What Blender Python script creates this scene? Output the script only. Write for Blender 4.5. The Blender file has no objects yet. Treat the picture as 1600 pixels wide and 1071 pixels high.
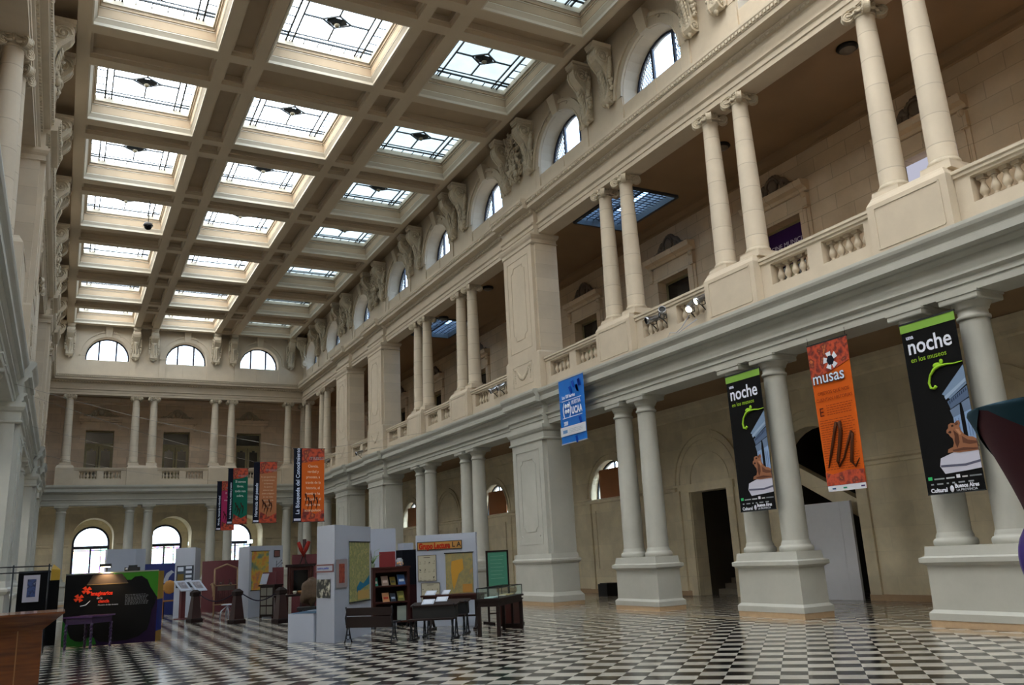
import bpy, math, random
from math import sin, cos, pi, sqrt, radians
from mathutils import Vector, Matrix
random.seed(7)
SC = bpy.context.scene
COL = SC.collection

# ---------------------------------------------------------------- materials
def new_mat(name):
    m = bpy.data.materials.new(name); m.use_nodes = True
    nt = m.node_tree; nt.nodes.clear()
    out = nt.nodes.new('ShaderNodeOutputMaterial')
    return m, nt, out
def nd(nt, t, **kw):
    n = nt.nodes.new(t)
    for k, v in kw.items():
        if k.startswith('i_'): n.inputs[k[2:].replace('_', ' ')].default_value = v
        else: setattr(n, k, v)
    return n
def srgb(r, g, b):
    def f(c):
        c /= 255.0
        return c / 12.92 if c <= .04045 else ((c + .055) / 1.055) ** 2.4
    return (f(r), f(g), f(b), 1)
def simple(name, col, rough=.6, metal=0, var=.12, scale=6.0, bump=0.0, bscale=40, spec=.5, coat=0):
    m, nt, out = new_mat(name)
    b = nd(nt, 'ShaderNodeBsdfPrincipled'); b.inputs['Roughness'].default_value = rough
    b.inputs['Metallic'].default_value = metal; b.inputs['Specular IOR Level'].default_value = spec
    if coat: b.inputs['Coat Weight'].default_value = coat
    nt.links.new(b.outputs[0], out.inputs[0])
    g = nd(nt, 'ShaderNodeNewGeometry')
    if var:
        n = nd(nt, 'ShaderNodeTexNoise'); n.inputs['Scale'].default_value = scale; n.inputs['Detail'].default_value = 5
        nt.links.new(g.outputs['Position'], n.inputs['Vector'])
        mx = nd(nt, 'ShaderNodeMix', data_type='RGBA')
        d = [c * (1 - var) for c in col[:3]] + [1]; l = [min(1, c * (1 + var)) for c in col[:3]] + [1]
        mx.inputs[6].default_value = d; mx.inputs[7].default_value = l
        nt.links.new(n.outputs[0], mx.inputs[0]); nt.links.new(mx.outputs[2], b.inputs['Base Color'])
    else:
        b.inputs['Base Color'].default_value = col
    if bump:
        n2 = nd(nt, 'ShaderNodeTexNoise'); n2.inputs['Scale'].default_value = bscale; n2.inputs['Detail'].default_value = 4
        nt.links.new(g.outputs['Position'], n2.inputs['Vector'])
        bp = nd(nt, 'ShaderNodeBump'); bp.inputs['Strength'].default_value = bump; bp.inputs['Distance'].default_value = .02
        nt.links.new(n2.outputs[0], bp.inputs['Height']); nt.links.new(bp.outputs[0], b.inputs['Normal'])
    return m
def ashlar(name, col, bw=1.1, bh=.42, joint=.78, var=.1, rough=.8, plane='yz', off=.5, msize=.012, axis_round=False):
    """plaster ruled with block joints; stains vary softly"""
    m, nt, out = new_mat(name)
    b = nd(nt, 'ShaderNodeBsdfPrincipled'); b.inputs['Roughness'].default_value = rough
    b.inputs['Specular IOR Level'].default_value = .25
    nt.links.new(b.outputs[0], out.inputs[0])
    g = nd(nt, 'ShaderNodeNewGeometry'); s = nd(nt, 'ShaderNodeSeparateXYZ'); c = nd(nt, 'ShaderNodeCombineXYZ')
    nt.links.new(g.outputs['Position'], s.inputs[0])
    if plane == 'sum':
        a = nd(nt, 'ShaderNodeMath', operation='ADD'); nt.links.new(s.outputs[0], a.inputs[0]); nt.links.new(s.outputs[1], a.inputs[1])
        nt.links.new(a.outputs[0], c.inputs[0])
    elif plane == 'drum':
        a = nd(nt, 'ShaderNodeMath', operation='MULTIPLY_ADD'); nt.links.new(s.outputs[0], a.inputs[0]); a.inputs[1].default_value = 0; a.inputs[2].default_value = 25
        nt.links.new(a.outputs[0], c.inputs[0])
    else:
        nt.links.new(s.outputs[0 if plane == 'xz' else 1], c.inputs[0])
    nt.links.new(s.outputs[2], c.inputs[1])
    br = nd(nt, 'ShaderNodeTexBrick'); br.offset = off
    br.inputs['Scale'].default_value = 1; br.inputs['Brick Width'].default_value = bw; br.inputs['Row Height'].default_value = bh
    br.inputs['Mortar Size'].default_value = msize; br.inputs['Mortar Smooth'].default_value = .3
    dv = .07
    br.inputs['Color1'].default_value = [x * (1 - dv) for x in col[:3]] + [1]
    br.inputs['Color2'].default_value = [x * (1 + dv) for x in col[:3]] + [1]
    br.inputs['Mortar'].default_value = [x * joint for x in col[:3]] + [1]
    nt.links.new(c.outputs[0], br.inputs['Vector'])
    n = nd(nt, 'ShaderNodeTexNoise'); n.inputs['Scale'].default_value = 1.3; n.inputs['Detail'].default_value = 7; n.inputs['Roughness'].default_value = .65
    nt.links.new(g.outputs['Position'], n.inputs['Vector'])
    mr = nd(nt, 'ShaderNodeMapRange'); mr.inputs['From Min'].default_value = .3; mr.inputs['From Max'].default_value = .7
    mr.inputs['To Min'].default_value = 1 - var; mr.inputs['To Max'].default_value = 1 + var
    nt.links.new(n.outputs[0], mr.inputs[0])
    mx = nd(nt, 'ShaderNodeMix', data_type='RGBA', blend_type='MULTIPLY'); mx.inputs[0].default_value = 1
    nt.links.new(br.outputs[0], mx.inputs[6]); nt.links.new(mr.outputs[0], mx.inputs[7])
    nt.links.new(mx.outputs[2], b.inputs['Base Color'])
    bp = nd(nt, 'ShaderNodeBump'); bp.inputs['Strength'].default_value = .25; bp.inputs['Distance'].default_value = .02
    nt.links.new(n.outputs[0], bp.inputs['Height']); nt.links.new(bp.outputs[0], b.inputs['Normal'])
    return m
def emit(name, col, st):
    m, nt, out = new_mat(name)
    e = nd(nt, 'ShaderNodeEmission'); e.inputs[0].default_value = col; e.inputs[1].default_value = st
    nt.links.new(e.outputs[0], out.inputs[0]); return m
def glassy(name, tint, trans=.85, dcol=(.8, .85, .85, 1), cell=0, lead=False, stained=False):
    """pane: mostly lets the sky through, the rest frosted/dusty"""
    m, nt, out = new_mat(name)
    t = nd(nt, 'ShaderNodeBsdfTransparent'); t.inputs[0].default_value = tint
    d = nd(nt, 'ShaderNodeBsdfTranslucent'); d.inputs[0].default_value = dcol
    g = nd(nt, 'ShaderNodeNewGeometry')
    n = nd(nt, 'ShaderNodeTexNoise'); n.inputs['Scale'].default_value = 2.2; n.inputs['Detail'].default_value = 6
    nt.links.new(g.outputs['Position'], n.inputs['Vector'])
    mr = nd(nt, 'ShaderNodeMapRange'); mr.inputs['From Min'].default_value = .3; mr.inputs['From Max'].default_value = .7
    mr.inputs['To Min'].default_value = 1 - trans - .08; mr.inputs['To Max'].default_value = 1 - trans + .08
    nt.links.new(n.outputs[0], mr.inputs[0])
    mx = nd(nt, 'ShaderNodeMixShader'); nt.links.new(mr.outputs[0], mx.inputs[0])
    nt.links.new(t.outputs[0], mx.inputs[1]); nt.links.new(d.outputs[0], mx.inputs[2])
    if stained:
        v = nd(nt, 'ShaderNodeTexVoronoi'); v.inputs['Scale'].default_value = 5
        nt.links.new(g.outputs['Position'], v.inputs['Vector'])
        hs = nd(nt, 'ShaderNodeMix', data_type='RGBA'); hs.inputs[0].default_value = .72
        hs.inputs[7].default_value = (.16, .16, .17, 1); nt.links.new(v.outputs['Color'], hs.inputs[6])
        nt.links.new(hs.outputs[2], t.inputs[0])
    gl = nd(nt, 'ShaderNodeBsdfGlossy'); gl.inputs['Roughness'].default_value = .08
    m2 = nd(nt, 'ShaderNodeMixShader'); m2.inputs[0].default_value = .05
    nt.links.new(mx.outputs[0], m2.inputs[1]); nt.links.new(gl.outputs[0], m2.inputs[2])
    nt.links.new(m2.outputs[0], out.inputs[0]); return m

# ---------------------------------------------------------------- mesh builder
class MB:
    def __init__(s): s.v = []; s.f = []; s.sm = []; s.mi = []; s.xf = None; s.cur = 0
    def add(s, vs, fs, smooth=False):
        o = len(s.v)
        s.v += [s.xf(*p) if s.xf else tuple(p) for p in vs]
        s.f += [tuple(i + o for i in f) for f in fs]
        s.sm += [smooth] * len(fs); s.mi += [s.cur] * len(fs)
        return s
    def box(s, x0, x1, y0, y1, z0, z1):
        return s.add([(x0,y0,z0),(x1,y0,z0),(x1,y1,z0),(x0,y1,z0),(x0,y0,z1),(x1,y0,z1),(x1,y1,z1),(x0,y1,z1)],
                     [(0,3,2,1),(4,5,6,7),(0,1,5,4),(1,2,6,5),(2,3,7,6),(3,0,4,7)])
    def cbox(s, cx, cy, hx, hy, z0, z1): return s.box(cx-hx, cx+hx, cy-hy, cy+hy, z0, z1)
    def frustum(s, cx, cy, a, b, z0, z1):
        """a, b = (hx, hy) at bottom and top"""
        vs = [(cx+sx*h[0], cy+sy*h[1], z) for h, z in ((a, z0), (b, z1)) for sx, sy in ((-1,-1),(1,-1),(1,1),(-1,1))]
        return s.add(vs, [(0,3,2,1),(4,5,6,7),(0,1,5,4),(1,2,6,5),(2,3,7,6),(3,0,4,7)])
    def sqstack(s, cx, cy, prof):
        """square turned profile [(hx,hy,z)...] closed top and bottom"""
        vs = []; fs = []
        for hx, hy, z in prof: vs += [(cx-hx,cy-hy,z),(cx+hx,cy-hy,z),(cx+hx,cy+hy,z),(cx-hx,cy+hy,z)]
        for i in range(len(prof)-1):
            for j in range(4):
                k = (j+1) % 4; fs.append((4*i+j, 4*i+k, 4*i+4+k, 4*i+4+j))
        fs += [(3,2,1,0), tuple(range(4*len(prof)-4, 4*len(prof)))]
        return s.add(vs, fs)
    def extr(s, prof, a, b, axis=0, cap=True, smooth=False):
        """prof [(p,q)], extruded along first coordinate from a to b: vertices (t,p,q)"""
        n = len(prof)
        vs = [(a,p,q) for p, q in prof] + [(b,p,q) for p, q in prof]
        fs = [(i, (i+1) % n, n+(i+1) % n, n+i) for i in range(n)]
        if cap: fs += [tuple(range(n))[::-1], tuple(range(n, 2*n))]
        return s.add(vs, fs, smooth)
    def lathe(s, prof, cx=0, cy=0, seg=24, smooth=True, cap=True):
        vs = []; fs = []
        for r, z in prof:
            for j in range(seg):
                t = 2*pi*j/seg; vs.append((cx+r*cos(t), cy+r*sin(t), z))
        m = len(prof)
        for i in range(m-1):
            for j in range(seg):
                k = (j+1) % seg; fs.append((i*seg+j, i*seg+k, (i+1)*seg+k, (i+1)*seg+j))
        s.add(vs, fs, smooth)
        if cap:
            s.add([vs[j] for j in range(seg)][::-1], [tuple(range(seg))])
            s.add([vs[(m-1)*seg+j] for j in range(seg)], [tuple(range(seg))])
        return s
    def tube(s, pts, r, seg=8, cap=True, smooth=True):
        pts = [Vector(p) for p in pts]; n = len(pts); rr = r if isinstance(r, (list, tuple)) else [r]*n
        vs = []; fs = []; up = None
        for i, p in enumerate(pts):
            d = (pts[min(i+1, n-1)] - pts[max(i-1, 0)])
            if d.length < 1e-9: d = Vector((0,0,1))
            d.normalize()
            if up is None:
                up = Vector((0,0,1)) if abs(d.z) < .9 else Vector((1,0,0))
            a = d.cross(up)
            if a.length < 1e-6: a = d.cross(Vector((0,1,0)))
            a.normalize(); b = a.cross(d).normalized(); up = b
            for j in range(seg):
                t = 2*pi*j/seg; q = p + a*cos(t)*rr[i] + b*sin(t)*rr[i]; vs.append(tuple(q))
        for i in range(n-1):
            for j in range(seg):
                k = (j+1) % seg; fs.append((i*seg+j, i*seg+k, (i+1)*seg+k, (i+1)*seg+j))
        if cap: fs += [tuple(range(seg))[::-1], tuple(range((n-1)*seg, n*seg))]
        return s.add(vs, fs, smooth)
    def bar(s, p, q, w=.02, h=None):
        """square bar between two points"""
        h = h or w; p = Vector(p); q = Vector(q); d = (q-p).normalized()
        up = Vector((0,0,1)) if abs(d.z) < .95 else Vector((0,1,0))
        a = d.cross(up).normalized()*w/2; b = a.normalized().cross(d)*h/2
        vs = [tuple(o+x*a+y*b) for o in (p, q) for x, y in ((-1,-1),(1,-1),(1,1),(-1,1))]
        return s.add(vs, [(0,3,2,1),(4,5,6,7),(0,1,5,4),(1,2,6,5),(2,3,7,6),(3,0,4,7)])
    def ball(s, c, r, sx=1, sy=1, sz=1, seg=8, rings=5):
        vs = []; fs = []
        for i in range(1, rings):
            ph = pi*i/rings
            for j in range(seg):
                t = 2*pi*j/seg; vs.append((c[0]+r*sx*sin(ph)*cos(t), c[1]+r*sy*sin(ph)*sin(t), c[2]+r*sz*cos(ph)))
        a = len(vs); vs.append((c[0], c[1], c[2]+r*sz)); vs.append((c[0], c[1], c[2]-r*sz))
        for i in range(rings-2):
            for j in range(seg):
                k = (j+1) % seg; fs.append((i*seg+j, i*seg+k, (i+1)*seg+k, (i+1)*seg+j))
        for j in range(seg):
            k = (j+1) % seg; fs.append((a, k, j)); fs.append((a+1, (rings-2)*seg+j, (rings-2)*seg+k))
        return s.add(vs, fs, True)
    def poly(s, pts, n0, n1, plane='xz'):
        """flat outline [(x,z)] given thickness along y n0..n1"""
        n = len(pts); vs = [(x, n0, z) for x, z in pts] + [(x, n1, z) for x, z in pts]
        return s.add(vs, [(i, (i+1) % n, n+(i+1) % n, n+i) for i in range(n)] + [tuple(range(n))[::-1], tuple(range(n, 2*n))])
    def mesh(s, name, mat):
        me = bpy.data.meshes.new(name); me.from_pydata(s.v, [], s.f)
        mats = mat if isinstance(mat, (list, tuple)) else [mat]
        for m in mats: me.materials.append(m)
        me.polygons.foreach_set('use_smooth', s.sm)
        if len(mats) > 1: me.polygons.foreach_set('material_index', s.mi)
        me.update()
        import bmesh
        bm = bmesh.new(); bm.from_mesh(me); bmesh.ops.recalc_face_normals(bm, faces=bm.faces); bm.to_mesh(me); bm.free()
        return me
def obj(name, mb, mat, parent=None, loc=None):
    me = mb.mesh(name, mat) if isinstance(mb, MB) else mb
    o = bpy.data.objects.new(name, me); COL.objects.link(o)
    if parent is not None: o.parent = parent
    if loc: o.location = loc
    return o
def thing(name, label, cat, loc=(0,0,0), rz=0, group=None):
    o = bpy.data.objects.new(name, None); COL.objects.link(o); o.empty_display_size = .2
    o.location = loc; o.rotation_euler = (0, 0, rz); o['label'] = label; o['category'] = cat
    if cat in ('column', 'partition', 'pier'): o['kind'] = 'thing'
    if group: o['group'] = group
    return o
def tag(o, label, cat, group=None):
    if cat in ('column', 'partition', 'pier'): o['kind'] = 'thing'
    o['label'] = label; o['category'] = cat
    if group: o['group'] = group
    return o
def struct(name, mb, mat, parent=None):
    o = obj(name, mb, mat, parent)
    if parent is None: o['kind'] = 'structure'
    return o
def kids(o): return [c for c in COL.objects if c.parent == o]
_kc = {}
def dup(root, loc, rz, label=None, scale=None):
    if root.name not in _kc:
        ch = kids(root); _kc[root.name] = [(c, kids(c)) for c in ch]
    r = root.copy(); COL.objects.link(r); r.location = loc; r.rotation_euler = (0, 0, rz)
    if scale: r.scale = scale
    if label: r['label'] = label
    for c, gs in _kc[root.name]:
        d = c.copy(); COL.objects.link(d); d.parent = r
        for g in gs:
            e = g.copy(); COL.objects.link(e); e.parent = d
    return r
class Maker:
    """first call keeps the built thing itself, later calls copy it"""
    def __init__(s, build): s.build = build; s.root = None
    def __call__(s, loc, rz, label, group=None):
        if s.root is None:
            s.root = s.build(); s.root.location = loc; s.root.rotation_euler = (0, 0, rz); s.root['label'] = label
            if group: s.root['group'] = group
            kids_now = kids(s.root); _kc[s.root.name] = [(c, kids(c)) for c in kids_now]
            return s.root
        r = dup(s.root, loc, rz, label)
        if group: r['group'] = group
        return r

# ---------------------------------------------------------------- site dimensions
XC, XL, YE = 14.456, -1.62, 57.85          # axes of the right, left and end column lines
YK = [9.64, 14.64, 19.64, 25.21, 30.79, 35.79, 41.28, 47.27, 52.77, 57.77]
YKL = [8.94, 13.94, 18.94, 24.55, 30.2, 35.3, 40.9, 47.0, 52.65, 57.77]
YS = {'R': YK, 'L': YKL}
PO = .5625
def W(side, u, n, z=0):
    if side == 'R': return (XC - n, u, z)
    if side == 'L': return (XL + n, u, z)
    return (u, YE - n, z)
ROT = {'R': -pi/2, 'L': pi/2, 'E': 0}
def xfw(side): return lambda u, n, z: W(side, u, n, z)
# ---------------------------------------------------------------- palette
M = {}
M['stone_up'] = ashlar('upper storey stucco', srgb(202,189,168), plane='sum', bw=60, bh=60, joint=.85, var=.07)
M['stone_low'] = ashlar('painted lower stucco', srgb(182,182,173), plane='sum', bw=60, bh=60, joint=.9, var=.06, rough=.6)
M['drum'] = ashlar('column drums', srgb(204,192,172), plane='drum', bw=50, bh=.63, joint=.74, var=.05, off=0, msize=.012)
M['pier_up'] = ashlar('upper pier blocks', srgb(200,187,166), plane='sum', bw=60, bh=.5, joint=.8, var=.06, off=0, msize=.006)
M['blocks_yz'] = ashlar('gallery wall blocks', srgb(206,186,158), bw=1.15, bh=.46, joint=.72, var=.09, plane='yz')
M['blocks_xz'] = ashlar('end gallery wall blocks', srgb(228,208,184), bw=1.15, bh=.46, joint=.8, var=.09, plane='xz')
M['backlow'] = ashlar('lower gallery plaster', srgb(222,211,182), bw=1.6, bh=.62, joint=.93, var=.12, plane='sum')
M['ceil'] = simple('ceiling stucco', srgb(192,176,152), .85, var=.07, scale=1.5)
M['ceil_panel'] = simple('ceiling panel stucco', srgb(170,150,124), .9, var=.1, scale=2)
M['moulding'] = simple('moulding stucco', srgb(205,196,178), .7, var=.05, scale=2)
M['carve'] = simple('carved plaster', srgb(196,184,162), .75, var=.18, scale=9, bump=.4, bscale=30)
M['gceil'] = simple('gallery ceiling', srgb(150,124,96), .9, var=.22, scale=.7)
M['crest'] = simple('sooty carved plaster', srgb(128,116,104), .85, var=.25, scale=9)
M['skirt'] = simple('sandstone skirting', srgb(186,158,124), .6, var=.12, scale=12)
M['pane_sky'] = glassy('skylight glass', (.98,.99,1,1), .9)
M['pane_tinted'] = glassy('dusty skylight glass', (.12,.135,.14,1), .62, dcol=(.19,.22,.22,1))  # darker, less transparent tint for the right skylight column
M['pane_clear'] = glassy('window glass', (.97,.98,1,1), .93)
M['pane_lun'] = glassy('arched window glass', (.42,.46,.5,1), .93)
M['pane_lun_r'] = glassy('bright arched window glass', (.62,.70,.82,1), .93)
M['pane_stain'] = glassy('stained glass', (1,1,1,1), .9, stained=True)
M['pane_dark'] = simple('dark door glass', srgb(22,24,26), .12, var=0, spec=.8)
M['lead'] = simple('lead cames', srgb(40,44,46), .5, metal=.4, var=0)
M['iron_blue'] = simple('dark window iron', srgb(38,42,60), .5, var=0)
M['door'] = simple('old door timber', srgb(150,142,108), .55, var=.2, scale=8)
M['wood_panel'] = simple('brown board', srgb(150,92,46), .6, var=.15, scale=3)
M['black'] = simple('matt black', srgb(14,14,15), .6, var=0)
M['dark_room'] = simple('darkened room plaster', srgb(70,64,52), .95, var=.1)  # darkened tone, shade of the rooms behind openings put into the colour
M['white'] = simple('white board paint', srgb(164,171,185), .55, var=.03)
# ---------------------------------------------------------------- lower columns (local: front is -y)
def build_doric():
    t = thing('lower_column', 'x', 'column')
    b = MB(); b.lathe([(.36,0),(.375,.03),(.375,.09),(.345,.13),(.32,.135),(.32,.17),(.292,.24)], seg=28)
    obj('base', b, M['stone_low'], t)
    s = MB(); H = 3.98
    pr = [(.290 - .038*((i/10)**1.6), .24 + (H-.24)*i/10) for i in range(11)]
    s.lathe(pr, seg=28); obj('shaft', s, M['stone_low'], t)
    c = MB(); c.lathe([(.252,3.95),(.285,3.96),(.29,3.99),(.285,4.02),(.255,4.03),(.255,4.14),(.285,4.15),(.285,4.17),(.33,4.25),(.345,4.29)], seg=28)
    c.sqstack(0, 0, [(.37,.37,4.27),(.38,.38,4.29),(.38,.38,4.37),(.40,.40,4.38),(.40,.40,4.42)])
    obj('capital', c, M['stone_low'], t)
    return t
doric = Maker(build_doric)
def volute(mb, cx, cy, cz, ang, R=.12, th=.1):
    """spiral roll whose axis is horizontal and square to direction ang"""
    dx, dy = cos(ang), sin(ang); tx, ty = -dy, dx
    def P(r, a, t): return (cx + dx*r*cos(a) + tx*t, cy + dy*r*cos(a) + ty*t, cz + r*sin(a))
    seg = 16; vs = []; fs = []
    for t in (-th/2, th/2):
        for j in range(seg): vs.append(P(R*.86, 2*pi*j/seg, t))
    fs = [(j, (j+1) % seg, seg+(j+1) % seg, seg+j) for j in range(seg)] + [tuple(range(seg)), tuple(range(seg, 2*seg))]
    mb.add(vs, fs)
    for sg in (-1, 1):
        pts = []
        for i in range(26):
            a = i*.55; r = R*(1-.032*i)
            pts.append(P(r*.92, pi/2 - a, sg*th*.5))
        mb.tube(pts, .018, seg=5)
        mb.ball(P(0, 0, sg*th*.55), .03, seg=6, rings=4)
def build_ionic():
    t = thing('upper_column', 'x', 'column')
    b = MB(); b.sqstack(0, 0, [(.33,.33,-.18),(.31,.31,-.03),(.31,.31,0)])
    obj('plinth', b, M['stone_up'], t)
    b = MB(); b.lathe([(.285,0),(.30,.03),(.30,.075),(.272,.1),(.272,.13)], seg=28); obj('base', b, M['carve'], t)
    s = MB(); H = 4.02
    s.lathe([(.264 - .07*((i/12)**1.5), .13 + (H-.13)*i/12) for i in range(13)], seg=28); obj('shaft', s, M['drum'], t)
    c = MB(); c.lathe([(.196,3.98),(.222,3.99),(.222,4.03),(.2,4.05),(.235,4.09),(.255,4.15),(.245,4.2)], seg=24)
    n = 8; pts = []
    for q in range(4):
        a0 = -pi/4 + q*pi/2
        for i in range(n):
            f = i/n; ang = a0 + f*pi/2; r = .40 - .135*sin(pi*f); pts.append((r*cos(ang), r*sin(ang)))
    for z0, z1, k in ((4.19,4.225,.93),(4.225,4.27,1.0)):
        m = len(pts); vs = [(x*k, y*k, z0) for x, y in pts] + [(x*k, y*k, z1) for x, y in pts]
        c.add(vs, [(i,(i+1)%m,m+(i+1)%m,m+i) for i in range(m)] + [tuple(range(m))[::-1], tuple(range(m,2*m))])
    cap_o = obj('capital', c, M['carve'], t)
    v = MB()
    for q in range(4):
        a = pi/4 + q*pi/2; volute(v, .335*cos(a), .335*sin(a), 4.07, a, .145, .12)
        a = q*pi/2
        v.ball((.25*cos(a), .25*sin(a), 4.2), .05, seg=7, rings=5)
        v.ball((.25*cos(a), .25*sin(a), 4.11), .045, seg=7, rings=5)
        for s_ in (-1, 1):
            v.tube([(.26*cos(a)-s_*sin(a)*(.03+.045*i), .26*sin(a)+s_*cos(a)*(.03+.045*i), 4.09-.03*sin(i*1.0)) for i in range(4)], [.035,.03,.03,.02], seg=6)
    obj('volutes', v, M['carve'], cap_o)
    return t
ionic = Maker(build_ionic)
def build_pedestal(hl=1.0):
    def f():
        t = thing('column_pedestal', 'x', 'pedestal')
        m = MB(); m.sqstack(0, 0, [(hl+.0,.44,0),(hl+.0,.44,.12)]); obj('skirting', m, M['skirt'], t)
        m = MB(); m.sqstack(0, 0, [(hl+.01,.45,.12),(hl+.01,.45,.24),(hl-.02,.42,.27),(hl-.05,.39,.3),(hl-.06,.38,1.06)])
        obj('dado', m, M['stone_low'], t)
        m = MB(); m.sqstack(0, 0, [(hl-.06,.38,1.06),(hl-.02,.42,1.09),(hl+.03,.47,1.12),(hl+.03,.47,1.2),(hl-.05,.40,1.23),(hl-.07,.38,1.4),(hl-.07,.38,1.4)])
        obj('cap', m, M['stone_low'], t)
        return t
    return f
pedestal = Maker(build_pedestal(1.0))
pedestal_half = Maker(build_pedestal(.56))
def build_uped(hl):
    def f():
        t = thing('gallery_pedestal', 'x', 'pedestal')
        m = MB(); m.cbox(0, 0, hl, .46, 0, 1.06); m.sqstack(0, 0, [(hl,.46,1.06),(hl-.03,.43,1.12),(hl-.06,.40,1.17),(hl-.08,.38,1.22)])
        obj('block', m, M['stone_up'], t)
        m = MB(); z0, z1, x = .12, .98, hl-.16
        for a in (-1, 1):
            m.box(a*x-.02, a*x+.02, -.475, -.46, z0, z1)
        m.box(-x, x, -.475, -.46, z0-.02, z0+.02); m.box(-x, x, -.475, -.46, z1-.02, z1+.02)
        obj('raised_frame', m, M['stone_up'], t)
        return t
    return f
uped = Maker(build_uped(.88)); uped_half = Maker(build_uped(.5))
# ---------------------------------------------------------------- piers
def frame_lines(m, pts, y, w=.035, d=.03, closed=True):
    n = len(pts)
    for i in range(n if closed else n-1):
        (x0,z0),(x1,z1) = pts[i], pts[(i+1)%n]
        m.bar((x0,y,z0),(x1,y,z1), w)
def rounded_panel(hw, z0, z1, r=.18):
    p = []
    for cx, cz, a0 in ((hw, z0, pi), (hw, z1, 1.5*pi), (-hw, z1, 0), (-hw, z0, .5*pi)):
        pass
    k = 5
    # concave (scooped) corners
    def arc(cx, cz, a0, a1): return [(cx + r*cos(a0+(a1-a0)*i/k), cz + r*sin(a0+(a1-a0)*i/k)) for i in range(k+1)]
    p += arc(hw, z0, pi, pi/2) + arc(hw, z1, 1.5*pi, pi) + arc(-hw, z1, 0, -pi/2) + arc(-hw, z0, pi/2, 0)
    return p
def build_lpier():
    t = thing('lower_pier', 'x', 'pier')
    m = MB(); m.sqstack(0, 0, [(1.34,.58,0),(1.34,.58,.12)]); obj('skirting', m, M['skirt'], t)
    m = MB(); m.sqstack(0, 0, [(1.35,.59,.12),(1.35,.59,.3),(1.3,.54,.36),(1.26,.5,.42),(1.25,.5,1.3),(1.29,.54,1.33),(1.33,.57,1.38),(1.33,.57,1.43),(1.27,.52,1.47),(1.24,.5,1.62)])
    obj('base', m, M['stone_low'], t)
    m = MB(); m.cbox(0, .06, 1.19, .44, 1.6, 5.35); m.box(-1.07, 1.07, -.5, -.3, 1.6, 5.35); obj('shaft', m, M['stone_low'], t)
    m = MB(); frame_lines(m, [(-.8,1.95),(.8,1.95),(.8,5.05),(-.8,5.05)], -.5, .03)
    frame_lines(m, rounded_panel(.52, 2.35, 4.75, .16), -.5, .03)
    for x in (-.62,.62): m.ball((x,-.5,2.2), .03, seg=6, rings=4)
    obj('panel_moulding', m, M['stone_low'], t)
    m = MB(); m.sqstack(0, .0, [(1.19,.5,5.3),(1.23,.54,5.33),(1.23,.54,5.37),(1.19,.5,5.39),(1.19,.5,5.58),(1.24,.54,5.62),(1.28,.58,5.7),(1.28,.58,5.82)])
    obj('cap', m, M['stone_low'], t)
    return t
lpier = Maker(build_lpier)
def build_upier():
    t = thing('upper_pier', 'x', 'pier')
    m = MB(); m.cbox(0, .02, 1.22, .52, 0, 1.3); m.sqstack(0, .02, [(1.22,.52,1.3),(1.19,.49,1.36)]); obj('base', m, M['stone_up'], t)
    m = MB(); m.cbox(0, .06, 1.15, .44, 1.36, 5.3); obj('shaft', m, M['pier_up'], t)
    m = MB(); m.box(-1.05, 1.05, -.5, -.3, 1.3, 5.3); obj('front_slab', m, M['stone_up'], t)
    m = MB(); frame_lines(m, [(-.78,1.6),(.78,1.6),(.78,5.0),(-.78,5.0)], -.5, .03)
    m2 = []
    frame_lines(m, rounded_panel(.5, 2.0, 4.75, .2), -.5, .035)
    obj('panel_moulding', m, M['stone_up'], t)
    g = MB(); frame_lines(g, [(-.72,.35),(.72,.35),(.72,1.1),(-.72,1.1)], -.5, .02)
    for i in range(15):
        f = i/14; x = -.48+.96*f; z = .98 - .36*sin(pi*f); g.ball((x,-.5,z), .06+.035*sin(pi*f), sy=.5, seg=7, rings=5)
    for sx in (-1, 1):
        g.ball((sx*.54,-.5,1.0), .08, sy=.5, seg=7, rings=5)
        for i in range(5): g.ball((sx*(.55+.01*(i%2)),-.5,.9-.09*i), .045-.004*i, sy=.5, seg=6, rings=4)
    obj('festoon', g, M['carve'], t)
    m = MB(); m.sqstack(0, .0, [(1.15,.5,5.25),(1.19,.54,5.28),(1.15,.5,5.31),(1.15,.5,5.42),(1.2,.55,5.48),(1.23,.58,5.55),(1.23,.58,5.62)])
    obj('cap', m, M['stone_up'], t)
    return t
upier = Maker(build_upier)
# ---------------------------------------------------------------- balustrade
def baluster_mb():
    m = MB(); m.cbox(0,0,.075,.075,0,.05)
    m.lathe([(.055,.05),(.068,.07),(.04,.09),(.05,.12),(.082,.17),(.085,.21),(.065,.28),(.042,.34),(.038,.38),(.055,.4),(.055,.42),(.04,.43)], seg=12, cap=False)
    m.cbox(0,0,.075,.075,.43,.5); return m
_bal = [None]
def balustrade(side, u0, u1, label, n=5):
    L = u1-u0; c = (u0+u1)/2
    t = thing('balustrade', label, 'balustrade', W(side, c, .12, 7.0), ROT[side], None)
    h = L/2; ow = (L-1.0)/2
    m = MB(); m.box(-h, h, -.2, .2, 0, .38); obj('base_course', m, M['stone_up'], t)
    m = MB(); m.extr([(.2,.88),(-.2,.88),(-.2,.92),(-.24,.94),(-.24,1.0),(-.27,1.02),(-.27,1.08),(.24,1.08),(.24,.94)], -h, h); obj('handrail', m, M['stone_up'], t)
    for a, b in ((-h, -h+.3), (-.2, .2), (h-.3, h)):
        m = MB(); m.box(a, b, -.2, .2, .38, .88); obj('post', m, M['stone_up'], t)
    if _bal[0] is None: _bal[0] = baluster_mb().mesh('baluster', M['stone_up'])
    for s in (-1, 1):
        cc = s*(.2+ow/2)
        for i in range(n):
            obj('baluster', _bal[0], None, t, (cc + (i-(n-1)/2)*ow/n, 0, .38))
    return t
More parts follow.
